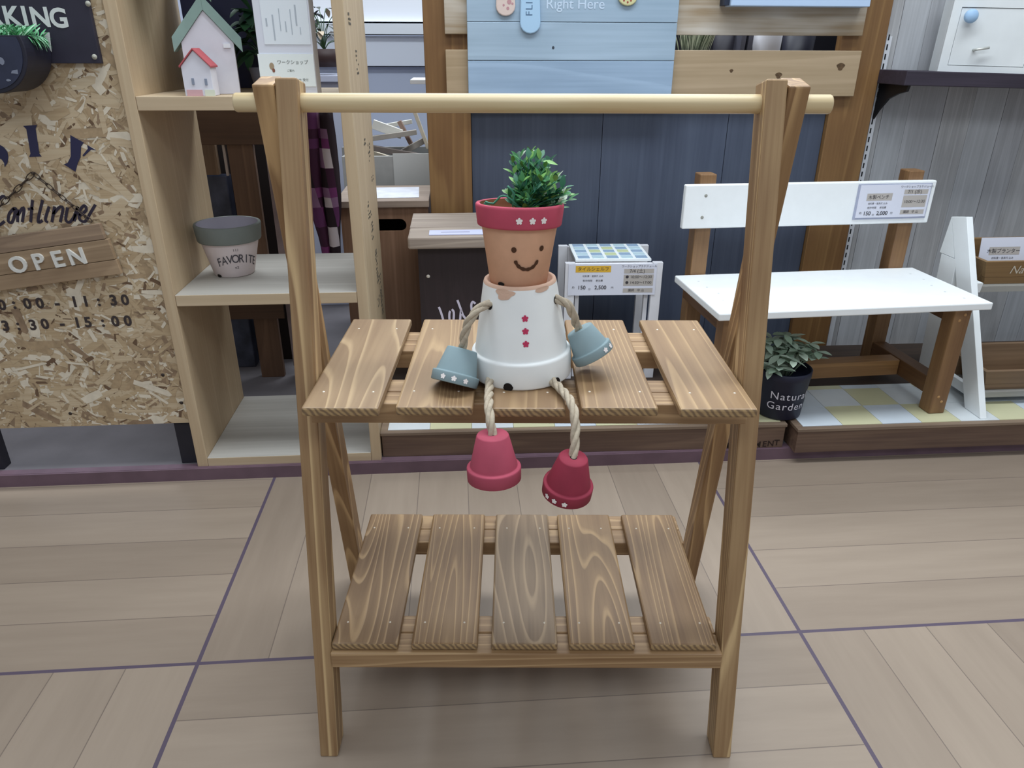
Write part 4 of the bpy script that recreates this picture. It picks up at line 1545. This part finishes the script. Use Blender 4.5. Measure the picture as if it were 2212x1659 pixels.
b.build('pot', plain('#2c2a38', 0.6), gp)
b = MB()
random.seed(31)
for i in range(120):
    a = random.uniform(0, 6.28)
    r = random.uniform(0, 0.045)
    b.leaf((r * math.cos(a), r * math.sin(a), 0.092), (0.25 * math.cos(a), 0.25 * math.sin(a), 1), (math.sin(a), math.cos(a), 0), random.uniform(0.05, 0.10), 0.0016, random.randrange(2))
b.build('grass_blades', [plain('#5d6650', 0.6), plain('#a5a98f', 0.6)], gp, recalc=False)

# light blue plank board and its tags
LB = [wood('#8fa6ba', '#a9bfd3', 'X', 0.7, 5, 0.3, 0.4, 0.7, 0.6, 0.15), wood('#93a9bc', '#b0c6da', 'X', 0.6, 5, 0.3, 0.4, 0.7, 0.6, 0.15), wood('#90a8c2', '#adc6e0', 'X', 0.6, 5, 0.3, 0.4, 0.7, 0.6, 0.15)]
LV = cvv - 0.016
lbx = (at(1010, 100, LV).x, at(1459, 100, LV).x)
bd = thing('blue_plank_board', 'weathered light blue plank board with faded white words, hung above the doll', 'sign', ((lbx[0] + lbx[1]) / 2, LV, 1.0))
bdo = Vector(bd.location)
zs_ = [at(1230, y, LV).z for y in (232, 131, 48, -40)]
for i in range(3):
    b = MB()
    b.box((lbx[0] - bdo.x, 0, zs_[i] + 0.0006 - bdo.z), (lbx[1] - bdo.x, 0.0155, zs_[i + 1] - 0.0006 - bdo.z))
    b.build('plank', LB[2 - i], bd, bevel=0.0012)
b = MB()
b.text('Right Here', 0.036, T(at(1243, 9, LV - 0.0006) - bdo) @ UP, bold=0.0002)
b.build('faded_words', plain('#c3d6ea', 0.7), bd)
b = MB()
c = at(1195, 103, LV - 0.0005) - bdo
b.poly([c + Vector((0.0035 * math.cos(a), 0, 0.004 * math.sin(a))) for a in [2 * math.pi * i / 10 for i in range(10)]])
b.build('knot', plain('#3c4450', 0.7), bd)


def tag_shape(name, label, outline, v, th, m, cat='tag'):
    c0 = at(*outline[0], v)
    P = []
    for x, y in outline:
        q = at(x, y, v)
        P.append((q.x - c0.x, q.z - c0.z))
    t = thing(name, label, cat, c0, group=None)
    b = MB()
    b.prism(P, -th, 0)
    b.build('tag_body', m, t, bevel=0.0025)
    return t, c0


def rnd(xc, top, bot, w, wt=None):
    wt = wt or w
    P = [(xc - wt, top), (xc - w * 0.93, (top + bot) / 2 - 6)]
    for i in range(9):
        a = math.pi * i / 8
        P.append((xc - w * math.cos(a), bot - w + w * math.sin(a)))
    return P + [(xc + w * 0.93, (top + bot) / 2 - 6), (xc + wt, top)]


tv = LV - 0.0006
t1, c1 = tag_shape('wooden_tag', 'cream wooden tag with pink painted spots, left on the light blue board', rnd(1092, -70, 35, 21), tv, 0.007, plain('#d6c4bd', 0.6))
b = MB()
for x, y, r in ((1088, 11, 0.003), (1097, 18, 0.004), (1100, 4, 0.006), (1107, 8, 0.003)):
    c = at(x, y, tv - 0.0073) - c1
    b.poly([c + Vector((r * math.cos(a), 0, r * math.sin(a))) for a in [2 * math.pi * i / 10 for i in range(10)]])
b.build('painted_spots', plain('#b98d93', 0.7), t1)
t2, c2 = tag_shape('sandal_tag', 'light blue sandal-shaped tag with lettering, beside the faded white words', rnd(1145, -120, 73, 22, 20), tv, 0.008, plain('#a9cbe8', 0.5))
b = MB()
b.text('FLIP', 0.026, T(at(1144, 12, tv - 0.0083) - c2) @ UP @ RZ(90), spacing=1.15)
b.build('tag_lettering', plain('#55718f', 0.7), t2)
t3, c3 = tag_shape('round_tag', 'round yellow tag with red dots at the top edge of the blue board', [(1355 + 21 * math.cos(a), -7 + 20 * math.sin(a)) for a in [2 * math.pi * i / 20 for i in range(20)]], tv, 0.007, plain('#cfcb9b', 0.6))
b = MB()
for x, y in ((1348, 1), (1356, 5), (1363, 1), (1355, -8), (1346, -8)):
    c = at(x, y, tv - 0.0073) - c3
    b.poly([c + Vector((0.0025 * math.cos(a), 0, 0.003 * math.sin(a))) for a in [2 * math.pi * i / 10 for i in range(10)]])
b.build('painted_dots', plain('#9c4a40', 0.7), t3)
tr = thing('pale_blue_tray', 'pale blue shallow box on the upper cross board at the top edge', 'tray', at(1720, 16, cvv))
tro = Vector(tr.location)
b = MB()
b.box((at(1576, 10, cvv - 0.04).x - tro.x, -0.05, 0), (at(1876, 10, cvv - 0.04).x - tro.x, -0.001, 0.16))
b.build('box_body', plain('#b4cbe8', 0.5), tr, bevel=0.002)
b = MB()
b.box((at(1562, 10, cvv - 0.03).x - tro.x, -0.04, 0.002), (at(1576, 10, cvv - 0.04).x - tro.x - 0.0005, -0.002, 0.15))
b.build('dark_end', plain('#232c3e', 0.6), tr)

# ------------------------------------------------------------------ display platforms with tile tops
PLY = wood('#584339', '#7d6553', 'X', 0.8, 7, 0.35, 0.5, 0.6, 0.4, 0.06)
PLYE = wood('#6a584a', '#94806c', 'X', 0.8, 7, 0.5, 0.4, 0.6, 0.4, 0.02)
TILE = [plain('#d9dfe2', 0.25, noise=0.05, nscale=9), plain('#d2d0ab', 0.3, noise=0.04, nscale=9), plain('#cfd9e2', 0.25, noise=0.05, nscale=9)]


def platform(label, x0, x1, v0, v1, seed, rz=0.0):
    t = thing('display_platform', label, 'platform', ((x0 + x1) / 2, (v0 + v1) / 2, BASE_Z), math.radians(rz))
    o = Vector(t.location)
    zt = 0.106 - BASE_Z
    b = MB()
    b.box((x0 - o.x, v0 - o.y, 0.0006), (x1 - o.x, v0 + 0.016 - o.y, zt - 0.0105))
    b.build('front_board', PLY, t, bevel=0.001)
    for xs_ in (x0, x1 - 0.016):
        b = MB()
        b.box((xs_ - o.x, v0 + 0.0163 - o.y, 0.0006), (xs_ + 0.016 - o.x, v1 - o.y, zt - 0.0105))
        b.build('side_board', PLY, t, bevel=0.001)
    b = MB()
    b.box((x0 - 0.003 - o.x, v0 - 0.003 - o.y, zt - 0.0102), (x1 + 0.003 - o.x, 1.865 - o.y, zt - 0.0015))
    b.build('ply_top', PLYE, t, bevel=0.001)
    b = MB()
    b.box((x0 - 0.003 - o.x, 1.8655 - o.y, zt - 0.0102), (x1 + 0.003 - o.x, v1 - o.y, zt - 0.0002))
    b.build('rear_board', wood('#31251d', '#46362a', 'X', 0.8, 7, 0.35, 0.5, 0.7, 0.4, 0.06), t, bevel=0.001)
    random.seed(seed)
    b = MB()
    tw = 0.108
    j = 0
    y = v0 + 0.012
    while y < 1.845:
        i = 0
        x = x0 + 0.016
        ye = min(y + tw, 1.862)
        while x < x1 - 0.02:
            xe = min(x + tw, x1 - 0.01)
            mi = (1 if i % 2 == 1 else random.choice((0, 2))) if j == 0 else random.choice((0, 2, 1, 0, 2, 1, 0))
            b.box((x - o.x, y - o.y, zt - 0.0014), (xe - 0.001 - o.x, ye - 0.001 - o.y, zt), mi=mi)
            x += tw
            i += 1
        y += tw
        j += 1
    b.build('tile_top', TILE, t)
    return t


platform('left low brown plywood platform with white and yellow tile top, stencilled on its front', -0.2045, 0.852, 1.652, 2.165, 3, -1.2)
lp = [o for o in bpy.data.objects if o.name == 'display_platform'][0]
lpo = Vector(lp.location)
for ch, x, y in (('I', 1545, 967), ('M', 1574, 962), ('P', 1588, 962), ('R', 1600, 962), ('O', 1610, 961), ('V', 1622, 961), ('E', 1630, 961), ('M', 1641, 961), ('E', 1656, 960), ('N', 1669, 959), ('T', 1682, 957)):
    b = MB()
    b.text(ch, 0.0235, T(Vector((at(x, y, 1.641).x - lpo.x, 1.6515 - lpo.y, (967 - y) * 0.00108 + 0.004))) @ UP, bold=0.0005)
    b.build('stencil_letter', plain('#2d1f1a', 0.8), lp)
platform('right low brown plywood platform with white and yellow tile top, under the bench', 0.867, 2.05, 1.610, 2.17, 5)

# ------------------------------------------------------------------ tile-topped side table
TW = plain('#e2e2e8', 0.5, noise=0.02)
tt = thing('tile_table', 'small white side table with blue and yellow mosaic tile top, right of the doll', 'table', (0.435, 2.06, 0.1064), math.radians(-2.0))
FX0, FX1, FY0, FY1 = -0.137, 0.137, -0.105, 0.105
LEGH = 0.352
for x in (FX0, FX1 - 0.028):
    for y, h in ((FY0, LEGH), (FY1 - 0.016, LEGH)):
        b = MB()
        b.box((x, y, 0), (x + 0.028, y + 0.016, h))
        b.build('leg', TW, tt, bevel=0.0015)
for x in (FX0 + 0.032, FX1 - 0.032 - 0.012):
    b = MB()
    b.box((x, FY0 + 0.0165, 0.0), (x + 0.012, FY0 + 0.0305, LEGH - 0.02))
    b.build('inner_post', TW, tt, bevel=0.001)
for y in (FY0 + 0.001, FY1 - 0.015):
    b = MB()
    b.box((FX0 + 0.0285, y, LEGH - 0.055), (FX1 - 0.0285, y + 0.014, LEGH - 0.003))
    b.build('apron', TW, tt, bevel=0.001)
b = MB()
b.box((FX0 + 0.030, FY0 + 0.018, LEGH - 0.002), (FX1 - 0.030, FY1 - 0.018, LEGH + 0.006))
b.build('tray_top', plain('#f0f6f8', 0.4), tt, bevel=0.001)
MT = [plain('#9ab3cd', 0.25), plain('#c3dce6', 0.25), plain('#ced9ac', 0.25)]
b = MB()
pat = ['01010', '10201', '02020', '10201', '01010']
cw, ch_ = (FX1 - FX0 - 0.070) / 5, (FY1 - FY0 - 0.044) / 5
for j in range(5):
    for i in range(5):
        mi = {'0': 0, '1': 1, '2': 2}[pat[j][i]]
        x, y = FX0 + 0.035 + i * cw, FY0 + 0.022 + j * ch_
        b.box((x + 0.0045, y + 0.004, LEGH + 0.006), (x + cw - 0.0045, y + ch_ - 0.004, LEGH + 0.0075), mi=mi)
b.build('mosaic_tiles', MT, tt)


def price_card(label, loc, w, h, rot, accent, name, price, date, times, seat=None, group='workshop price cards'):
    t = thing('price_card', label, 'card', loc, group=group)
    t.rotation_euler = rot
    b = MB()
    b.box((-w / 2, -0.0012, -h / 2), (w / 2, 0.0, h / 2))
    b.build('card_sheet', plain('#dfe2f0', 0.35), t)
    if seat:
        b = MB()
        b.box((-w / 2 - 0.006, 0.0002, -h / 2 - 0.005), (w / 2 + 0.003, 0.002, h / 2 + 0.002))
        b.build('card_sleeve', plain('#aab0c6', 0.3), t)
    b = MB()
    b.poly([(x, -0.0015, z) for x, z in ((-.42 * w, .24 * h), (-.42 * w, .45 * h), (-.02 * w, .45 * h), (-.02 * w, .24 * h))] if accent == 1 else
           [(x, -0.0015, z) for x, z in ((-.39 * w, .02 * h), (-.39 * w, .24 * h), (-.03 * w, .24 * h), (-.03 * w, .02 * h))], mi=accent)
    for z0, z1 in ((.20, .34), (-.20, .16), (-.42, -.28)):
        b.poly([(x, -0.0015, z) for x, z in ((.13 * w, z0 * h), (.13 * w, z1 * h), (.47 * w, z1 * h), (.47 * w, z0 * h))], mi=0)
    b.build('printed_blocks', [plain('#b9b3ae', 0.5), plain('#e0b23c', 0.5)], t, recalc=False)
    halves = [MB(), MB()]

    def tx(s, size, x, z, ax='CENTER', bold=0.0):
        halves[x > 0.05].text(s, size * h, T((x * w, -0.0019, z * h)) @ UP, ax=ax, bold=bold)
    tx(name, 0.14, -.22, .34 if accent == 1 else .12)
    tx('ワークショップスケジュール', 0.085, .30, .42)
    tx(date, 0.15, .28, .27)
    if len(times) == 1:
        tx(times[0], 0.13, .30, -.03)
    else:
        tx(times[0], 0.125, .30, .08)
        tx(times[1], 0.125, .30, -.10)
    tx('講師   中 山', 0.10, .28, -.35)
    tx('材料費・道具代 込み', 0.07, -.22, .12 if accent == 1 else -.07)
    tx('制作時間     参加費', 0.075, -.22, -.03 if accent == 1 else -.20)
    tx('約', 0.08, -.44, -.24 if accent == 1 else -.36)
    tx('150', 0.17, -.345, -.25 if accent == 1 else -.37, bold=0.0002)
    tx('分', 0.08, -.255, -.30 if accent == 1 else -.42)
    tx(price, 0.17, -.13, -.25 if accent == 1 else -.37, bold=0.0002)
    tx('円', 0.08, .005, -.26 if accent == 1 else -.38)
    for hb in halves:
        hb.build('printed_text', plain('#3c3a40', 0.6), t, recalc=False)
    return t


# card on the front of the tile table
lc = Vector((0.435, 2.06, 0.1064)) + RZ(-2.0) @ Vector((-0.004, FY0 - 0.0006, LEGH - 0.048))
price_card('white price card with a yellow heading, fixed to the front of the tile-topped table', lc, 0.247, 0.090, (0, 0, math.radians(-2.0)), 1, 'タイルシェルフ', '2,500', '7/4 (土)', ['● 10:00〜12:30', '● 14:30〜17:00'])

# ------------------------------------------------------------------ white bench
BWH = plain('#f4f8fa', 0.45, noise=0.015)
BBR = wood('#735337', '#a07c54', 'Z', 1.0, 6, 0.4, 0.35, 0.5, 0.35, 0.06)
BBX = wood('#72502f', '#9a7448', 'X', 1.0, 6, 0.4, 0.35, 0.5, 0.35, 0.06)
BBY = wood('#5a3d25', '#7d5936', 'Y', 1.0, 6, 0.4, 0.35, 0.5, 0.35, 0.06)
BA = math.radians(3.0)
BC = Vector((0.961, 1.785, 0.1064))
bn = thing('bench', 'white-topped bench with brown legs and a white backrest, standing at right', 'bench', BC, BA)
SZ = 0.427 - 0.1064
b = MB()
b.box((-0.3555, -0.163, SZ - 0.019), (0.3555, 0.163, SZ))
seat_o = b.build('seat', BWH, bn, bevel=0.003)
for sx in (-1, 1):
    for k in range(5):
        b = MB()
        b.lathe([(0.0001, 0.0006), (0.0028, 0.0004), (0.0032, 0)], 10)
        b.build('screw_head', plain('#c9cdd0', 0.4), seat_o, (sx * 0.30 + random.uniform(-.01, .01), -0.12 + 0.055 * k, SZ))
LS = 0.045
for sx in (-1, 1):
    b = MB()
    xc = sx * 0.306
    b.box((xc - LS / 2, -0.134, 0), (xc + LS / 2, -0.134 + LS, SZ - 0.0195))
    lg = b.build('leg', BBR, bn, bevel=0.003)
    for dz in (0.035, 0.05, SZ - 0.04, SZ - 0.055):
        s_ = MB()
        s_.lathe([(0.0001, 0.001), (0.0035, 0.0008), (0.004, 0.0)], 10, M=T((xc + (0.006 if dz in (0.035, SZ - 0.04) else -0.006), -0.134, dz)) @ RX(90))
        s_.build('screw_head', plain('#b98f5e', 0.4), lg)
    b = MB()
    xp = -0.288 if sx < 0 else 0.304
    b.box((xp - LS / 2, 0.1645, 0), (xp + LS / 2, 0.1645 + LS, 0.592))
    b.build('leg', BBR, bn, bevel=0.003)
    b = MB()
    b.box((xc - LS / 2 + 0.002, -0.0885, 0.045), (xc + LS / 2 - 0.002, 0.164, 0.092))
    b.build('side_stretcher', BBY, bn, bevel=0.002)
    b = MB()
    b.box((xc - LS / 2 + 0.002, -0.0885, SZ - 0.066), (xc + LS / 2 - 0.002, 0.164, SZ - 0.0195))
    b.build('side_apron', BBY, bn, bevel=0.002)
b = MB()
b.box((-0.283, 0.025, 0.046), (0.283, 0.070, 0.091))
b.build('cross_stretcher', BBX, bn, bevel=0.002)
b = MB()
b.box((-0.355, 0.1455, 0.453), (0.355, 0.1640, 0.568))
bk_ = b.build('backrest', BWH, bn, bevel=0.003)
for x, z in ((-0.298, 0.54), (-0.302, 0.483)):
    b = MB()
    b.lathe([(0.0001, 0.001), (0.0038, 0.0008), (0.0045, 0.0)], 12, M=T((x, 0.1455, z)) @ RX(90))
    b.build('screw_head', plain('#9a9a92', 0.4), bk_)
Mb = T(BC) @ Matrix.Rotation(BA, 4, 'Z')
ccx = Mb @ Vector((0.236, 0.1430, 0.516))
price_card('white price card with grey heading, fixed at the right end of the bench backrest', ccx, 0.205, 0.088, (0, 0, BA), 0, '木製ベンチ', '2,000', '7/1 (水)', ['10:00〜12:30'], seat=True)

# navy pot with silver-green plant
ngp = Vector((0.850, 1.709, 0.1072))
ng = thing('garden_pot', 'navy pot lettered Natural Garden with silvery green leaves, under the bench', 'potted plant', ngp)
b = MB()
prad = lambda z: 0.061 + z / 0.125 * 0.011
b.lathe([(0.0001, 0), (0.054, 0), (0.0575, 0.003), (0.0675, 0.112), (0.0688, 0.113), (0.0695, 0.131), (0.067, 0.133), (0.064, 0.129), (0.059, 0.106), (0.0001, 0.104)], 56)
npo = b.build('pot', plain('#1e2136', 0.5), ng)
b = MB()
b.text('Natural', 0.030, None, wrap=wrapper(lambda z: 0.0580 + z / 0.112 * 0.010, -0.02, 0.072), spacing=1.15)
b.text('Garden', 0.030, None, wrap=wrapper(lambda z: 0.0580 + z / 0.112 * 0.010, -0.12, 0.042), spacing=1.15)
b.build('white_lettering', plain('#d9d7e2', 0.6), npo)
random.seed(23)
b, s = MB(), MB()
SIL = [plain('#9db09f', 0.6), plain('#b3c3b2', 0.6), plain('#8aa08c', 0.6)]
for i in range(44):
    a = random.uniform(0, 6.28)
    r = random.uniform(0.01, 0.074)
    h = 0.142 + random.uniform(0.0, 0.115) * (1 - 0.6 * r / 0.074)
    q = Vector((r * math.cos(a), r * math.sin(a), h))
    s.tube(smooth_path([(0.2 * q.x, 0.2 * q.y, 0.105), (0.6 * q.x, 0.6 * q.y, 0.105 + (h - 0.105) * 0.7), q], 0.015), 0.0014, 5)
    for k in range(4):
        aa = a + k * math.pi / 2 + random.uniform(-0.4, 0.4)
        d = Vector((math.cos(aa), math.sin(aa), random.uniform(-0.45, 0.7)))
        b.leaf(q, d, (0, 0, 1), random.uniform(0.032, 0.042), random.uniform(0.0085, 0.0115), random.randrange(3), droop=0.25, fold=0.12)
s.build('stems', plain('#7a8d78', 0.7), ng)
b.build('leaves', SIL, ng, recalc=False)

# ------------------------------------------------------------------ white easel rack with planter boxes
RKW = plain('#eef3f5', 0.5, noise=0.015)
rk = thing('easel_rack', 'white A-frame rack holding two wooden planter boxes, at the right edge', 'rack', (1.75, 1.75, 0.1064))
rko = Vector((1.75, 1.75, 0.1064))
y_ = lambda v: v - rko.y


def easel_side(x):
    t = 0.018
    b = MB()
    # front upright, leaning back
    b.prism([(y_(1.628), 0), (y_(1.695), 0), (y_(1.945), 0.470), (y_(1.885), 0.482)], x - rko.x, x + t - rko.x, 'X')
    b.build('front_upright', RKW, rk, bevel=0.0012)
    b = MB()
    b.prism([(y_(1.855), 0.0), (y_(1.925), 0.0), (y_(1.950), 0.365), (y_(1.880), 0.365)], x + 0.0005 - rko.x, x + t - 0.0005 - rko.x, 'X')
    b.build('rear_upright', RKW, rk, bevel=0.0012)
    b = MB()
    b.prism([(y_(1.9455), 0.4695), (y_(1.958), 0.3665), (y_(1.893), 0.3665)], x + 0.0003 - rko.x, x + t - 0.0003 - rko.x, 'X')
    b.build('gusset', RKW, rk)
    for z, y0, y1 in ((0.2945, 1.802, 1.955), (0.0226, 1.694, 1.88)):
        b = MB()
        b.prism([(y_(y0), z), (y_(y1), z), (y_(y1), z + 0.028), (y_(y0 - 0.004), z + 0.028)], x + t + 0.0004 - rko.x, x + t + 0.016 - rko.x, 'X')
        b.build('shelf_arm', RKW, rk, bevel=0.001)


easel_side(1.372)
easel_side(2.02)
for z, y0 in ((0.288, 1.815), (0.0222, 1.70)):
    b = MB()
    b.box((1.408 - rko.x, y_(y0 + 0.01), z), (2.0 - rko.x, y_(y0 + 0.15), z + 0.016))
    b.build('shelf_board', wood('#8b8a86', '#a9a7a0', 'X', 1, 6, 0.3, 0.4, 0.6), rk)


def planter(label, x0, x1, v0, v1, z, h, word, dark, light):
    t = thing('planter_box', label, 'planter', ((x0 + x1) / 2, (v0 + v1) / 2, z), group=None)
    o = Vector(t.location)
    W_ = wood(dark, light, 'X', 0.9, 7, 0.4, 0.4, 0.6, 0.35, 0.06)
    hw, hd, sl = (x1 - x0) / 2, (v1 - v0) / 2, 0.022
    b = MB()
    # front and back boards (two planks high on the front)
    for zz0, zz1 in ((0.0, h * 0.30), (h * 0.31, h)):
        f0, f1 = sl * zz0 / h, sl * zz1 / h
        P = [(-hw - f0, -hd - f0 * 0.6, zz0), (hw + f0, -hd - f0 * 0.6, zz0), (hw + f1, -hd - f1 * 0.6, zz1), (-hw - f1, -hd - f1 * 0.6, zz1)]
        Q = [(p[0], p[1] + 0.012, p[2]) for p in P]
        A = [b.bm.verts.new(p) for p in P]
        B = [b.bm.verts.new(p) for p in Q]
        b.bm.faces.new(A)
        b.bm.faces.new(B[::-1])
        for i in range(4):
            b.bm.faces.new((A[i], B[i], B[(i + 1) % 4], A[(i + 1) % 4]))
    fo_ = b.build('front_board', W_, t)
    b = MB()
    b.box((-hw - sl, hd - 0.006, 0.0), (hw + sl, hd + 0.006, h * 1.55))
    b.build('back_board', W_, t, bevel=0.001)
    for s in (-1, 1):
        b = MB()
        xo = lambda zz: s * (hw + sl * zz / h - 0.001)
        P = [(xo(0), -hd + 0.0125, 0), (xo(0), hd - 0.0065, 0), (xo(h), hd - 0.0065, h), (xo(h), -hd - sl * 0.6 + 0.0125, h)]
        Q = [(p[0] - s * 0.012, p[1], p[2]) for p in P]
        A = [b.bm.verts.new(p) for p in P]
        B = [b.bm.verts.new(p) for p in Q]
        b.bm.faces.new(A)
        b.bm.faces.new(B[::-1])
        for i in range(4):
            b.bm.faces.new((A[i], B[i], B[(i + 1) % 4], A[(i + 1) % 4]))
        b.build('side_board', W_, t)
    b = MB()
    b.box((-hw + 0.012, -hd + 0.0125, 0.0), (hw - 0.012, hd - 0.0065, 0.010))
    b.build('bottom_board', W_, t)
    if word:
        b = MB()
        b.text(word, 0.034, T((at(2176, 585, v0).x - o.x, -hd - sl * 0.6 * 0.62 - 0.0012, h * 0.62)) @ RX(90 + math.degrees(math.atan(sl * 0.6 / h))), shear=0.15, ax='LEFT')
        b.build('white_lettering', plain('#d5cdbd', 0.6), fo_)
    return t


zr = 0.1064
planter('upper brown planter box lettered in white, on the easel rack', 1.445, 1.96, 1.845, 1.955, zr + 0.3046, 0.066, 'Natural', '#7c5f3c', '#9f8056')
planter('lower brown planter box without lettering, near the bottom of the easel rack', 1.440, 1.96, 1.725, 1.835, zr + 0.0388, 0.060, '', '#6f5842', '#957a5f')
cp = at(2107, 513, 1.905)
pc3 = price_card('white price card standing in the upper planter box, headed DIY', (max(cp.x, 1.452) + 0.125, 1.905, cp.z - 0.052), 0.25, 0.10, (math.radians(-8), 0, 0), 0, '木製プランター', '2,000', 'DIY', ['ワークショップ'])
